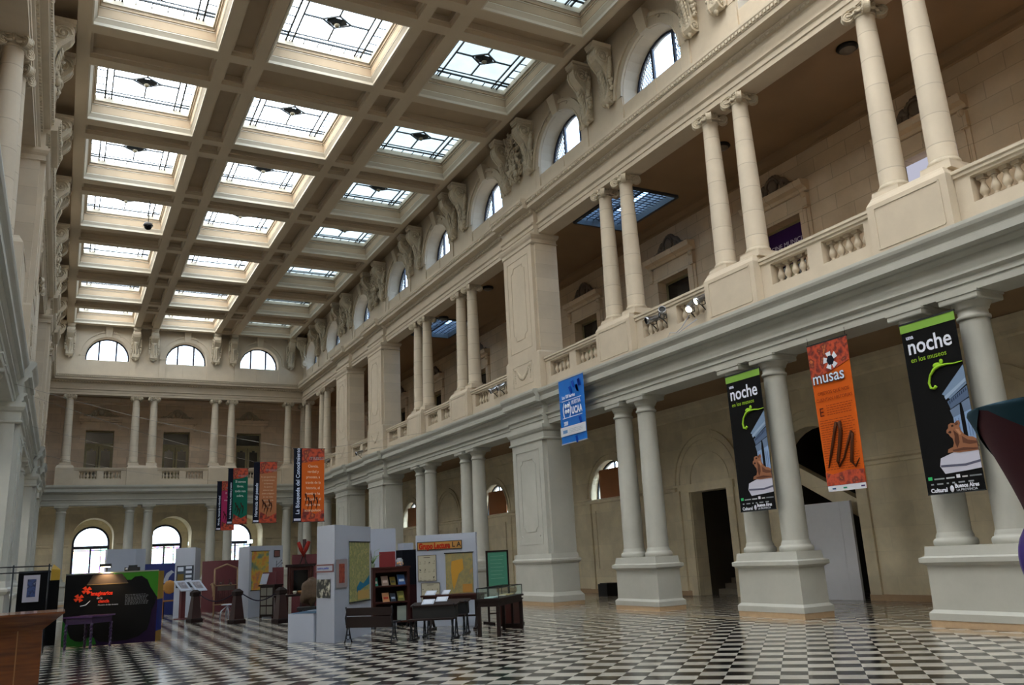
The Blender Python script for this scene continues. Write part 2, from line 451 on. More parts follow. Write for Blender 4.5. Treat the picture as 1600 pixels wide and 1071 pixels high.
# ---------------------------------------------------------------- entablatures
LOW = [(-.42,5.82),(.33,5.82),(.33,5.97),(.36,5.98),(.36,6.08),(.43,6.13),(.43,6.17),(.34,6.19),(.34,6.46),(.38,6.49),(.42,6.54),(.42,6.57),(.62,6.585),(.62,6.71),(.60,6.72),(.60,6.75),(.63,6.80),(.68,6.86),(.70,6.92),(.70,6.97),(.66,6.975),(.66,7.0),(-.42,7.0)]
UPP = [(-.32,12.62),(.28,12.62),(.28,12.76),(.31,12.77),(.31,12.9),(.37,12.94),(.37,12.99),(.29,13.01),(.29,13.36),(.34,13.38),(.40,13.44),(.40,13.48),(.56,13.5),(.56,13.62),(.58,13.63),(.60,13.7),(.64,13.76),(.64,13.84),(.25,13.9),(-.32,13.9)]
def clip(prof, n0): return [(max(p, n0), q) for p, q in prof]
def run(name, side, u0, u1, mat='stone_up', prof=UPP, breaks=(), dn=.17):
    if prof is LOW and side == 'L': prof = [(p-(.12 if p > .55 else 0), q) for p, q in prof]
    if prof is UPP and side != 'L': prof = [(p+(.13 if p > .5 else 0), q) for p, q in prof]
    m = MB(); m.xf = xfw(side); m.extr(prof, u0, u1)
    for a, b in breaks: m.extr([(p+dn if p > 0 else p, q + .002) for p, q in prof], a, b)
    return struct(name, m, M[mat])
PIER_K = (3, 6, 7)
PB = [(YK[k]-1.22, YK[k]+1.22) for k in PIER_K]
Y0B, Y1B = -12.0, 62.0
tn = [0]
def tname(): tn[0] += 1; return 'trim_%d' % tn[0]
for side in 'RL':
    run(tname(), side, Y0B, YE, 'stone_low', LOW, PB); run(tname(), side, Y0B, YE, 'stone_up', UPP, PB)
run(tname(), 'E', XL, XC, 'stone_low', LOW); run(tname(), 'E', XL, XC, 'stone_up', UPP)
# carved leaf row and dentils under the upper cornice
def beadrow(side, u0, u1, n, z, step=.13, r=.04):
    m = MB(); m.xf = xfw(side); u = u0
    while u < u1:
        nn = n + (.17 if side != 'E' and any(a < u < b for a, b in PB) else 0)
        m.box(u, u+step*.6, nn-.03, nn+.02, z-r, z+r); u += step
    return m
for side, a, b in (('R', 4, YE), ('L', 4, YE), ('E', XL, XC)):
    struct(tname(), beadrow(side, a, b, .61 if side == 'L' else .74, 13.69, .12, .035), M['carve'])
    struct(tname(), beadrow(side, a, b, .37, 13.40, .16, .03), M['carve'])
# ---------------------------------------------------------------- walls with openings
def arch_wall(m, u0, u1, zb, zt, nf, nb, ops, arc=16):
    """wall slab between n=nf (hall side) and n=nb; ops: (centre, half width, z0, spring or top, arched)"""
    ops = sorted(ops)
    def q(a, b, c, d):
        for n in (nf, nb): m.add([(p[0], n, p[1]) for p in (a, b, c, d)], [(0,1,2,3)])
    def reveal(p, r): m.add([(p[0],nf,p[1]),(r[0],nf,r[1]),(r[0],nb,r[1]),(p[0],nb,p[1])], [(0,1,2,3)])
    cur = u0
    for c, r, z0, zs, ar in ops:
        a, b = c-r, c+r
        q((cur,zb),(a,zb),(a,zt),(cur,zt)); cur = b
        if z0 > zb: q((a,zb),(b,zb),(b,z0),(a,z0)); reveal((a,z0),(b,z0))
        reveal((a,z0),(a,zs)); reveal((b,z0),(b,zs))
        if ar:
            P = [(c - r*cos(pi*i/arc), zs + r*sin(pi*i/arc)) for i in range(arc+1)]
            for i in range(arc):
                q(P[i], P[i+1], (P[i+1][0], zt), (P[i][0], zt)); reveal(P[i], P[i+1])
        else:
            q((a,zs),(b,zs),(b,zt),(a,zt)); reveal((a,zs),(b,zs))
    q((cur,zb),(u1,zb),(u1,zt),(cur,zt))
    for u in (u0, u1): m.add([(u,nf,zb),(u,nb,zb),(u,nb,zt),(u,nf,zt)], [(0,1,2,3)])
    m.add([(u0,nf,zt),(u1,nf,zt),(u1,nb,zt),(u0,nb,zt)], [(0,1,2,3)])
    return m
def arc_pts(c, zs, r, k=20): return [(c - r*cos(pi*i/k), zs + r*sin(pi*i/k)) for i in range(k+1)]
def arch_band(m, c, zs, ri, ro, n0, n1, z0=None, k=20):
    """flat moulded band round an arch, with straight legs down to z0"""
    I = arc_pts(c, zs, ri, k); O = arc_pts(c, zs, ro, k)
    if z0 is not None: I = [(c-ri, z0)] + I + [(c+ri, z0)]; O = [(c-ro, z0)] + O + [(c+ro, z0)]
    for i in range(len(I)-1):
        vs = [(p[0], n, p[1]) for n in (n0, n1) for p in (I[i], I[i+1], O[i+1], O[i])]
        m.add(vs, [(0,1,2,3),(4,5,6,7),(0,1,5,4),(2,3,7,6),(1,2,6,5),(3,0,4,7)])
# ceiling rows measured along the hall: (near edge, far edge) of each skylight coffer
ROWS = {0:(20.45,23.99),1:(26.15,29.79),2:(31.27,34.91),3:(36.44,40.1),4:(42.34,45.9),5:(48.22,51.58),6:(53.5,56.84),-1:(15.3,18.88),-2:(10.3,13.85),-3:(5.2,8.8),-4:(0.2,3.8),-5:(-4.8,-1.2),-6:(-9.8,-6.2)}
CZ, GZ = 17.0, 17.83
XS = [(-.28,3.22),(4.61,8.17),(9.67,13.17)]
MID = {m: (a+b)/2 for m, (a, b) in ROWS.items()}
WIN_C = {'R': MID, 'L': MID, 'E': {0: 1.78, 1: 6.48, 2: 11.2}}
NA = .25       # attic wall face
wn = [0]
LR = {'R': (1.38, 14.72, 15.0), 'L': (1.38, 14.72, 15.0), 'E': (1.27, 14.85, 15.1)}
def lunette(side, c, stained=False):
    wn[0] += 1
    r, z0, zs = LR[side]; n = NA-.55
    m = MB(); m.xf = xfw(side)
    arch_band(m, c, zs, r-.08, r+.01, n-.03, n+.03, z0)
    m.box(c-r, c+r, n-.03, n+.03, z0-.01, z0+.06)
    for u in (-.5, .5):
        bw_ = .05 if side == 'E' else .04
        m.box(c+u-bw_, c+u+bw_, n-.04, n+.04, z0, zs + sqrt(r*r-.25) - .02)
    w = struct('window_%d' % wn[0], m, M['iron_blue'])
    g = MB(); g.xf = xfw(side)
    P = [(c-r, z0)] + arc_pts(c, zs, r) + [(c+r, z0)]
    g.add([(p[0], n, p[1]) for p in P], [tuple(range(len(P)))]); obj('window_pane', g, M['pane_lun' if side != 'R' else 'pane_lun_r'], w)
    l = MB(); l.xf = xfw(side)      # diamond leading in the side lights
    for s in (-1, 1):
        for d in (-1, 1):
            for i in range(-9, 12):
                # line u = a + t, z = z0 + i*.2 + d*t*1.7
                pts = []
                for k in range(13):
                    u = .53 + (r-.56)*k/12; z = z0 + i*.19 + (u-.53)*1.8*d
                    if z0 < z < zs + sqrt(max(0, r*r-u*u)) - .04 and (z > z0): pts.append((u, z))
                if len(pts) > 1:
                    a, b = pts[0], pts[-1]; l.bar((c+s*a[0], n-.01, a[1]), (c+s*b[0], n-.01, b[1]), .014)
    obj('leading', l, M['lead'], w)
for side, a, b in (('R', Y0B, YE), ('L', Y0B, YE), ('E', XL, XC)):
    ops = [(c, LR[side][0], LR[side][1], LR[side][2], True) for k, c in WIN_C[side].items()]
    m = MB(); m.xf = xfw(side); arch_wall(m, a-(.25 if side=='E' else 0), b+(.25 if side=='E' else .0), 13.86, 17.35, NA, NA-.7, ops)
    struct({'R':'wall_right','L':'wall_left','E':'wall_end'}[side], m, M['stone_up'])
    m = MB(); m.xf = xfw(side)
    for k, c in WIN_C[side].items():
        r_, zz = LR[side][0], LR[side][2]; arch_band(m, c, zz, r_+.03, r_+.38, NA-.02, NA+.06, None); arch_band(m, c, zz, r_+.28, r_+.38, NA+.04, NA+.12, None); arch_band(m, c, zz, r_+.01, r_+.07, NA-.02, NA+.09, None)
        m.add([(c-.17,NA+.14,16.36),(c+.17,NA+.14,16.36),(c+.22,NA+.3,16.98),(c-.22,NA+.3,16.98),(c-.17,NA,16.36),(c+.17,NA,16.36),(c+.22,NA,16.98),(c-.22,NA,16.98)],
              [(0,1,2,3),(4,5,6,7),(0,1,5,4),(1,2,6,5),(2,3,7,6),(3,0,4,7)])
        for s in (-1, 1):
            m.box(c+s*(r_+.2)-.18, c+s*(r_+.2)+.18, NA, NA+.05, 13.9, zz)
            for q in range(4): m.ball((c+s*(.3+.13*q), NA+.08, 16.72-.05*q*q*.6), .1-.015*q, sy=.6, seg=7, rings=5)
        m.box(c-.2, c+.2, NA, NA+.03, 13.9, LR[side][1]-.02)
    struct(tname(), m, M['stone_up'])
    for k, c in WIN_C[side].items(): lunette(side, c)
# ---------------------------------------------------------------- console brackets
def build_console():
    t = thing('console_bracket', 'x', 'bracket')
    prof = [(0,-.02),(0,-1.98),(-.1,-2.02),(-.2,-1.98),(-.26,-1.88),(-.24,-1.74),(-.2,-1.6),(-.2,-1.35),(-.24,-1.1),(-.33,-.9),(-.46,-.76),(-.58,-.62),(-.64,-.46),(-.63,-.3),(-.56,-.2),(-.45,-.14)]
    prof = [(y, z) for y, z in prof]
    m = MB(); m.extr(prof, -.17, .17, smooth=False)
    inner = [(y*.97+.01, z) for y, z in prof]
    for s in (-1, 1): m.extr([(y-.03 if y < 0 else y, z) for y, z in prof], s*.17-.03, s*.17+.03)
    obj('scroll', m, M['carve'], t)
    m = MB()
    for s in (-1, 1):      # spiral on the side of the big volute and the little one at the foot
        for cy, cz, R in ((-.36,-.46,.25), (-.13,-1.86,.1)):
            pts = [(s*.215, cy - R*(1-.036*i)*cos(i*.55), cz + R*(1-.036*i)*sin(i*.55)) for i in range(24)]
            m.tube(pts, .028 if R > .2 else .016, seg=5)
            m.ball((s*.22, cy, cz), .06 if R > .2 else .03, seg=6, rings=4)
    for i in range(9):     # acanthus down the front
        f = i/8; z = -1.0-.85*f; y = -.23 - .16*(1-f)**2
        m.ball((0, y, z), .1-.03*f, sx=.9, sy=.45, sz=1.2, seg=7, rings=5)
        for s in (-1, 1): m.ball((s*.1, y+.01, z+.04), .06-.01*f, sx=.8, sy=.5, sz=1.3, seg=6, rings=4)
    obj('acanthus', m, M['carve'], t)
    rnd = random.Random(3)
    for s in (-1, 1):
        g = MB()
        for i in range(16):
            z = -.35-.082*i; g.ball((s*(.235+.03*rnd.random()), -.10-.1*rnd.random(), z), .06+.03*sin(pi*i/15), sx=.9, seg=6, rings=4)
        obj('garland', g, M['carve'], t)
    g = MB()
    g.tube([(0,-.12,-1.98),(.0,-.16,-2.05),(0,-.12,-2.12)], [.09,.07,.02], seg=7)
    obj('pendant', g, M['carve'], t)
    m = MB(); m.sqstack(0, -.35, [(.2,.33,-.14),(.22,.34,-.12),(.22,.345,-.06),(.25,.345,-.02),(.25,.345,-.002)])
    m.box(-.2, .2, -.66, 0, -.2, -.13); obj('cap_block', m, M['stone_up'], t)
    return t
console = Maker(build_console)
def trophy_mb(hw=.62, h=1.9, seed=1):
    m = MB(); r = random.Random(seed)
    for i in range(230):
        x = r.uniform(-hw, hw); z = r.uniform(-h, 0); w = 1 - .45*(-z/h)
        if abs(x) > hw*w: continue
        y = -.06 - .22*r.random()
        k = r.random()
        if k < .5: m.ball((x, y, z), r.uniform(.07,.14), sx=r.uniform(.6,1.3), sy=.7, sz=r.uniform(.6,1.3), seg=7, rings=5)
        elif k < .8:
            a0 = r.uniform(0, 6.28); R = r.uniform(.07,.14)
            m.tube([(x+R*(1-.06*j)*cos(a0+j*.6), y-.04, z+R*(1-.06*j)*sin(a0+j*.6)) for j in range(9)], [.035-.002*j for j in range(9)], seg=5)
        else:
            a = r.uniform(-1.2, 1.2); L = r.uniform(.15,.3)
            m.tube([(x, y-.04, z), (x+L*.5*sin(a), y-.1, z+L*.5*cos(a)), (x+L*sin(a), y-.05, z+L*cos(a))], [.05,.045,.01], seg=6)
    return m
ORD = ['nearest','second','third','fourth','fifth','sixth','seventh','eighth','ninth','tenth']
def place_console(side, u, label, grp):
    x = W(side, u, NA+.02, CZ); return console(x, ROT[side], label, grp)
GAP = []   # narrow coffer centres between skylight rows, with half spacing of the bracket pair
ks = sorted(ROWS)
for a, b in zip(ks, ks[1:]): GAP.append(((ROWS[a][1]+ROWS[b][0])/2, (ROWS[b][0]-ROWS[a][1])/2 - .19, b))
WALLN = {'R': 'right wall', 'L': 'left wall', 'E': 'far end wall'}
troph = None
for side in 'RL':
    vis = [g for g in GAP if g[0] > (13 if side == 'R' else 18)]
    for i, (u, hp, b) in enumerate(vis):
        for s in (-1, 1):
            place_console(side, u+s*hp, 'scroll bracket high on the %s, %s of the %s pair from the near side' % (WALLN[side], 'nearer' if s < 0 else 'farther', ORD[i].replace('nearest','first')), 'ceiling scroll brackets')
        if any(abs(u-YK[k]) < 1.2 for k in PIER_K):
            k = [k for k in PIER_K if abs(u-YK[k]) < 1.2][0]
            o = obj('carved_relief', trophy_mb(.5, 1.9, k), M['carve']); o.location = W(side, u, NA+.07, 16.9); o.rotation_euler = (0,0,ROT[side])
            tag(o, 'carved trophy of leaves and shields above the %s pier of the %s' % ({3:'large middle',6:'second-last',7:'farthest'}[k], WALLN[side]), 'relief', 'plaster trophies')
            m = MB(); m.xf = xfw(side); m.box(u-1.15, u+1.15, NA, NA+.06, 13.9, 17.0); struct(tname(), m, M['stone_up'])
    place_console(side, 56.72, 'scroll bracket high on the %s, the last one, tight in the far corner' % WALLN[side], 'ceiling scroll brackets')
for u, w_ in ((-.28-.12,'single one by the left corner'),(3.38,'left one between the first two arched windows'),(4.45,'right one between the first two arched windows'),(8.33,'left one between the last two arched windows'),(9.42,'right one between the last two arched windows'),(13.3,'single one by the right corner')):
    place_console('E', u, 'scroll bracket on the far end wall, %s' % w_, 'ceiling scroll brackets')
# ---------------------------------------------------------------- ceiling
def ceiling():
    m = MB()
    ys = sorted(ROWS.values()); y_lo, y_hi = Y0B, YE
    Zt = 17.95
    # slab with holes: strips between rows, and between columns inside a row
    edges = [y_lo] + [v for r in ys for v in r] + [y_hi]
    for i in range(0, len(edges), 2): m.box(XL-.3, XC+.3, edges[i], edges[i+1], CZ+.34, Zt)
    for a, b in ys:
        xs = [XL-.3] + [v for r in XS for v in r] + [XC+.3]
        for i in range(0, len(xs), 2): m.box(xs[i], xs[i+1], a, b, CZ+.34, Zt)
    struct('ceiling', m, M['ceil_panel'])
    b = MB()
    # beams running down the hall
    for x0, x1 in ((-.65,-.28),(3.22,3.56),(4.26,4.61),(8.17,8.49),(9.23,9.67),(13.17,13.42)): b.box(x0, x1, y_lo, ys[-1][1]+.38, CZ, CZ+.36)
    wd = .40
    for i, (a, c) in enumerate(ys):
        for e0, e1 in ((a-wd, a), (c, c+wd)): b.box(-.65, 13.42, e0, e1, CZ+.001, CZ+.36)
    # thin fillets inside every narrow coffer
    struct(tname(), b, M['ceil'])
    f = MB()
    def fillet(x0, x1, y0, y1, w=.07, z0=CZ+.14, z1=CZ+.34):
        f.box(x0, x0+w, y0, y1, z0, z1); f.box(x1-w, x1, y0, y1, z0, z1); f.box(x0+w, x1-w, y0, y0+w, z0, z1); f.box(x0+w, x1-w, y1-w, y1, z0, z1)
    gaps = [(ys[i][1]+wd, ys[i+1][0]-wd) for i in range(len(ys)-1)]
    for g0, g1 in gaps:
        for x0, x1 in list(XS) + [(3.56,4.26),(8.49,9.23)]: fillet(x0, x1, g0, g1)
    for a, c in ys:
        for x0, x1 in ((3.56,4.26),(8.49,9.23)): fillet(x0, x1, a, c)
    struct(tname(), f, M['ceil'])
ceiling()
# ---------------------------------------------------------------- skylights
def build_sky(tinted, L):
    def f():
        t = thing('skylight', 'x', 'skylight')
        hx, hy = 1.76, L/2
        m = MB()
        def ring(ax, ay, bx, by, z0, z1):     # sloping band from (ax,ay,z0) in to (bx,by,z1)
            A = [(-ax,-ay,z0),(ax,-ay,z0),(ax,ay,z0),(-ax,ay,z0)]; B = [(-bx,-by,z1),(bx,-by,z1),(bx,by,z1),(-bx,by,z1)]
            m.add(A+B, [(i,(i+1)%4,4+(i+1)%4,4+i) for i in range(4)])
        def solid(o, i, z0, z1):               # flat frame, outer inset o, inner inset i
            for x0,x1,y0,y1 in ((-hx+o,-hx+i,-hy+o,hy-o),(hx-i,hx-o,-hy+o,hy-o),(-hx+i,hx-i,-hy+o,-hy+i),(-hx+i,hx-i,hy-i,hy-o)): m.box(x0,x1,y0,y1,z0,z1)
        solid(0,.05,.0,.09); ring(hx-.05,hy-.05,hx-.13,hy-.13,.09,.2); solid(.13,.14,.2,.24)
        obj('outer_moulding', m, M['moulding'], t)
        m = MB(); solid(.10,.15,.24,.6); solid(.13,.2,.56,.62); obj('coffer_side', m, M['ceil_panel'], t)
        m = MB(); solid(.135,.165,.52,.56); ring(hx-.17,hy-.17,hx-.22,hy-.22,.62,.68); solid(.2,.25,.66,.86)
        obj('inner_moulding', m, M['moulding'], t)
        g = MB(); gx, gy = hx-.22, hy-.22; z = GZ-CZ
        g.add([(-gx,-gy,z),(gx,-gy,z),(gx,gy,z),(-gx,gy,z)], [(0,1,2,3)]); obj('pane', g, M['pane_tinted' if tinted else 'pane_sky'], t)
        l = MB()
        def ln(x0,y0,x1,y1,w=.03): l.bar((x0,y0,z-.015),(x1,y1,z-.015), w*1.5)
        for s in (-1,1):
            ln(s*(gx-.32),-gy,s*(gx-.32),gy,.035); ln(s*(gx-.52),-gy,s*(gx-.52),gy); ln(-gx,s*(gy-.32),gx,s*(gy-.32),.035); ln(-gx,s*(gy-.5),gx,s*(gy-.5),.022)
            for k in range(1,7):
                f_ = -1+2*k/7; ln(f_*gx, s*gy, f_*gx, s*(gy-.32),.016); ln(s*gx, f_*gy, s*(gx-.32), f_*gy,.016)
            ln(0, s*.3, 0, s*(gy-.5)); ln(s*.42, 0, s*(gx-.52), 0)
        D = [(.42,0),(.2,.3),(-.2,.3),(-.42,0),(-.2,-.3),(.2,-.3)]
        D = [(.44,0),(0,.32),(-.44,0),(0,-.32)]
        for i in range(4): ln(*D[i], *D[(i+1)%4], .03)
        obj('leading', l, M['lead'], t)
        b = MB(); H = [(.34,0),(.16,.2),(-.16,.2),(-.34,0),(-.16,-.2),(.16,-.2)]
        vs = [(x,y,z-.02) for x,y in H] + [(x*.55,y*.55,z-.1) for x,y in H]
        b.add(vs, [(i,(i+1)%6,6+(i+1)%6,6+i) for i in range(6)] + [tuple(range(6)), tuple(range(6,12))])
        obj('lamp_plate', b, M['lead'], t)
        b = MB(); b.ball((0,0,z-.12), .09, seg=10, rings=6); obj('lamp_globe', b, simple('lamp globe', srgb(120,112,90), .3, var=0), t)
        return t
    return f
sky_mk = {}
COLN = {0: 'left', 1: 'middle', 2: 'right'}
rows_vis = [r for r in sorted(ROWS) if r >= -2]
for r in sorted(ROWS):
    a, b = ROWS[r]
    if r < -1: continue
    for j, (x0, x1) in enumerate(XS):
        key = (j == 2, round(b-a, 2))
        if key not in sky_mk: sky_mk[key] = Maker(build_sky(j == 2, b-a))
        sky_mk[key](((x0+x1)/2, (a+b)/2, CZ), 0, 'leaded glass skylight, %s column, %s row from the far wall' % (COLN[j], ORD[6-r].replace('nearest','first')), 'ceiling skylights')
# rows over and behind the viewer: plain glazing that still lets in day
m = MB()
for r in sorted(ROWS):
    if r < -1:
        a, b = ROWS[r]
        for x0, x1 in XS: m.add([(x0+.2,a+.2,GZ),(x1-.2,a+.2,GZ),(x1-.2,b-.2,GZ),(x0+.2,b-.2,GZ)], [(0,1,2,3)])
struct('window_%d' % 90, m, M['pane_sky'])
# ---------------------------------------------------------------- placing columns, piers, balustrades
PL = {0:'beside the largest black banner',1:'by the smaller black banner',2:'between the blue and black banners',4:'first beyond the large middle pier',5:'second beyond the large middle pier',8:'just beyond the two far piers',9:'in the far corner'}
SW = {'R': 'right', 'L': 'left'}
PN = {3:'large middle',6:'second-last',7:'last'}
for side in 'RL':
    for k in range(10):
        y = YS[side][k]
        if side == 'L' and k < 2: continue
        if k in PIER_K:
            lpier(W(side, y, .04, 0), ROT[side], 'cream ground floor pier with ruled panel, %s pier of the %s arcade' % (PN[k], SW[side]))['group'] = 'ground floor piers'
            upier(W(side, y, .04, 7.0), ROT[side], 'beige upper pier with festoon, %s pier of the %s gallery' % (PN[k], SW[side]))['group'] = 'upper floor piers'
            continue
        where = PL[k] if side == 'R' else {2:'nearest the viewer',4:'first past the nearest pier',5:'second past the nearest pier',8:'past the far piers',9:'in the far corner'}[k]
        ys = (y-PO, y+PO) if k < 9 else (57.0, 58.35)
        for s, yy in zip(('nearer','farther'), ys):
            if k == 9 and s == 'farther' and side == 'L': continue
            doric(W(side, yy, 0, 1.4), ROT[side], 'plain %s ground floor column, %s of the pair %s' % (SW[side], s, where), 'ground floor columns')
            ionic(W(side, yy, 0, 8.4), ROT[side], 'slender %s gallery column, %s of the pair %s' % (SW[side], s, where), 'upper floor columns')
        pedestal(W(side, y if k < 9 else 57.55, .02, 0), ROT[side], 'white %s pedestal under the column pair %s' % (SW[side], where), 'ground floor pedestals')
        uped(W(side, y if k < 9 else 57.6, .08, 7.0), ROT[side], '%s gallery ledge block under the column pair %s' % (SW[side], where), 'gallery pedestals')
EX = [-0.13, 3.634, 4.686, 8.45, 9.50, 13.267]
EN = ['single at the left corner','left of the left pair','right of the left pair','left of the right pair','right of the right pair','single at the right corner']
for x, n in zip(EX, EN):
    doric(W('E', x, 0, 1.4), 0, 'plain ground floor column on the far end wall, %s' % n, 'ground floor columns')
    ionic(W('E', x, 0, 8.4), 0, 'slender scroll-capital column on the far end gallery, %s' % n, 'upper floor columns')
for x, n, half in ((-.13,'at the left corner',1),(4.16,'under the left pair',0),(8.975,'under the right pair',0),(13.267,'at the right corner',1)):
    (pedestal_half if half else pedestal)(W('E', x, .02, 0), 0, 'white painted pedestal by the far end wall, %s' % n, 'ground floor pedestals')
    (uped_half if half else uped)(W('E', x, .08, 7.0), 0, 'framed block on the far end gallery ledge, %s' % n, 'gallery pedestals')
half = lambda k: 1.235 if k in PIER_K else .885
spans = {0:'just left of the nearest pedestal at the right edge',1:'above the smaller black banner',2:'above the blue banner',3:'just beyond the large middle pier',4:'second bay beyond the large middle pier',5:'bay before the two far piers',6:'narrow bay between the two far piers',7:'just beyond the two far piers',8:'last bay before the far corner'}
for side in 'RL':
    for k in range(-1, 9):
        if side == 'L' and k < 2: continue
        a = YK[k] + half(k) if k >= 0 else 5.6
        b = (YK[k+1] if k < 8 else 57.6) - half(k+1)
        if side == 'L':
            m = MB(); m.xf = xfw('L'); m.box(a, b, -.08, .32, 7.0, 7.9); m.box(a, b, -.14, .38, 7.9, 8.08); struct(tname(), m, M['stone_up'])
        else:
            balustrade(side, a, b, 'right gallery stone balustrade, ' + (spans[k] if k >= 0 else 'the nearest one, partly out of view'))
for a, b, n in ((-.13+.5, 4.16-.88,'left bay, behind nothing but wires'),(4.16+.88, 8.975-.88,'middle bay'),(8.975+.88, 13.267-.5,'right bay, partly behind the hanging banners')):
    balustrade('E', a, b, 'stone balustrade on the far end gallery, %s' % n)
# ---------------------------------------------------------------- floor
def floor_mat():
    m, nt, out = new_mat('black and white marble tiles')
    g = nd(nt, 'ShaderNodeNewGeometry'); s = nd(nt, 'ShaderNodeSeparateXYZ'); nt.links.new(g.outputs['Position'], s.inputs[0])
    rot = nd(nt, 'ShaderNodeVectorRotate', rotation_type='Z_AXIS'); rot.inputs['Angle'].default_value = radians(46)
    nt.links.new(g.outputs['Position'], rot.inputs[0])
    ck = nd(nt, 'ShaderNodeTexChecker'); ck.inputs['Scale'].default_value = 1/.335
    ck.inputs[1].default_value = srgb(176,169,156); ck.inputs[2].default_value = srgb(24,23,24)
    mp = nd(nt, 'ShaderNodeVectorMath', operation='ADD'); mp.inputs[1].default_value = (.1,.05,.5*.335)
    nt.links.new(rot.outputs[0], mp.inputs[0]); nt.links.new(mp.outputs[0], ck.inputs[0])
    n = nd(nt, 'ShaderNodeTexNoise'); n.inputs['Scale'].default_value = 2.5; n.inputs['Detail'].default_value = 6
    nt.links.new(g.outputs['Position'], n.inputs[0])
    # per-tile tone
    wn_ = nd(nt, 'ShaderNodeTexWhiteNoise'); fl = nd(nt, 'ShaderNodeVectorMath', operation='FLOOR'); sc = nd(nt, 'ShaderNodeVectorMath', operation='SCALE'); sc.inputs[3].default_value = 1/.335
    nt.links.new(mp.outputs[0], sc.inputs[0]); nt.links.new(sc.outputs[0], fl.inputs[0]); nt.links.new(fl.outputs[0], wn_.inputs[0])
    ad = nd(nt, 'ShaderNodeMath', operation='ADD'); nt.links.new(n.outputs[0], ad.inputs[0]); nt.links.new(wn_.outputs[0], ad.inputs[1])
    mr = nd(nt, 'ShaderNodeMapRange'); mr.inputs['From Max'].default_value = 2; mr.inputs['To Min'].default_value = .8; mr.inputs['To Max'].default_value = 1.2
    nt.links.new(ad.outputs[0], mr.inputs[0])
    mul = nd(nt, 'ShaderNodeMix', data_type='RGBA', blend_type='MULTIPLY'); mul.inputs[0].default_value = 1
    nt.links.new(ck.outputs[0], mul.inputs[6]); nt.links.new(mr.outputs[0], mul.inputs[7])
    # stone border strips in front of each arcade and across the ends
    def band(sock, lo, hi):
        a = nd(nt, 'ShaderNodeMath', operation='GREATER_THAN'); a.inputs[1].default_value = lo; nt.links.new(sock, a.inputs[0])
        b = nd(nt, 'ShaderNodeMath', operation='LESS_THAN'); b.inputs[1].default_value = hi; nt.links.new(sock, b.inputs[0])
        c = nd(nt, 'ShaderNodeMath', operation='MULTIPLY'); nt.links.new(a.outputs[0], c.inputs[0]); nt.links.new(b.outputs[0], c.inputs[1]); return c.outputs[0]
    tot = None
    for sock, lo, hi in ((s.outputs[0],13.35,13.7),(s.outputs[0],-.85,-.5),(s.outputs[1],56.6,57.0),(s.outputs[0],15.2,15.5)):
        q = band(sock, lo, hi)
        if tot is None: tot = q
        else:
            mm = nd(nt, 'ShaderNodeMath', operation='MAXIMUM'); nt.links.new(tot, mm.inputs[0]); nt.links.new(q, mm.inputs[1]); tot = mm.outputs[0]
    mx = nd(nt, 'ShaderNodeMix', data_type='RGBA'); nt.links.new(tot, mx.inputs[0]); nt.links.new(mul.outputs[2], mx.inputs[6]); mx.inputs[7].default_value = srgb(158,144,122)
    b = nd(nt, 'ShaderNodeBsdfPrincipled'); nt.links.new(mx.outputs[2], b.inputs['Base Color'])
    r = nd(nt, 'ShaderNodeMapRange'); r.inputs['To Min'].default_value = .08; r.inputs['To Max'].default_value = .24; nt.links.new(n.outputs[0], r.inputs[0]); nt.links.new(r.outputs[0], b.inputs['Roughness'])
    b.inputs['Specular IOR Level'].default_value = .4
    bp = nd(nt, 'ShaderNodeBump'); bp.inputs['Strength'].default_value = .08; bp.inputs['Distance'].default_value = .01
    nt.links.new(n.outputs[0], bp.inputs['Height']); nt.links.new(bp.outputs[0], b.inputs['Normal'])
    nt.links.new(b.outputs[0], out.inputs[0]); return m
m = MB(); m.add([(-8,-12.5,0),(26,-12.5,0),(26,66.5,0),(-8,66.5,0)], [(0,1,2,3)]); struct('floor', m, floor_mat())
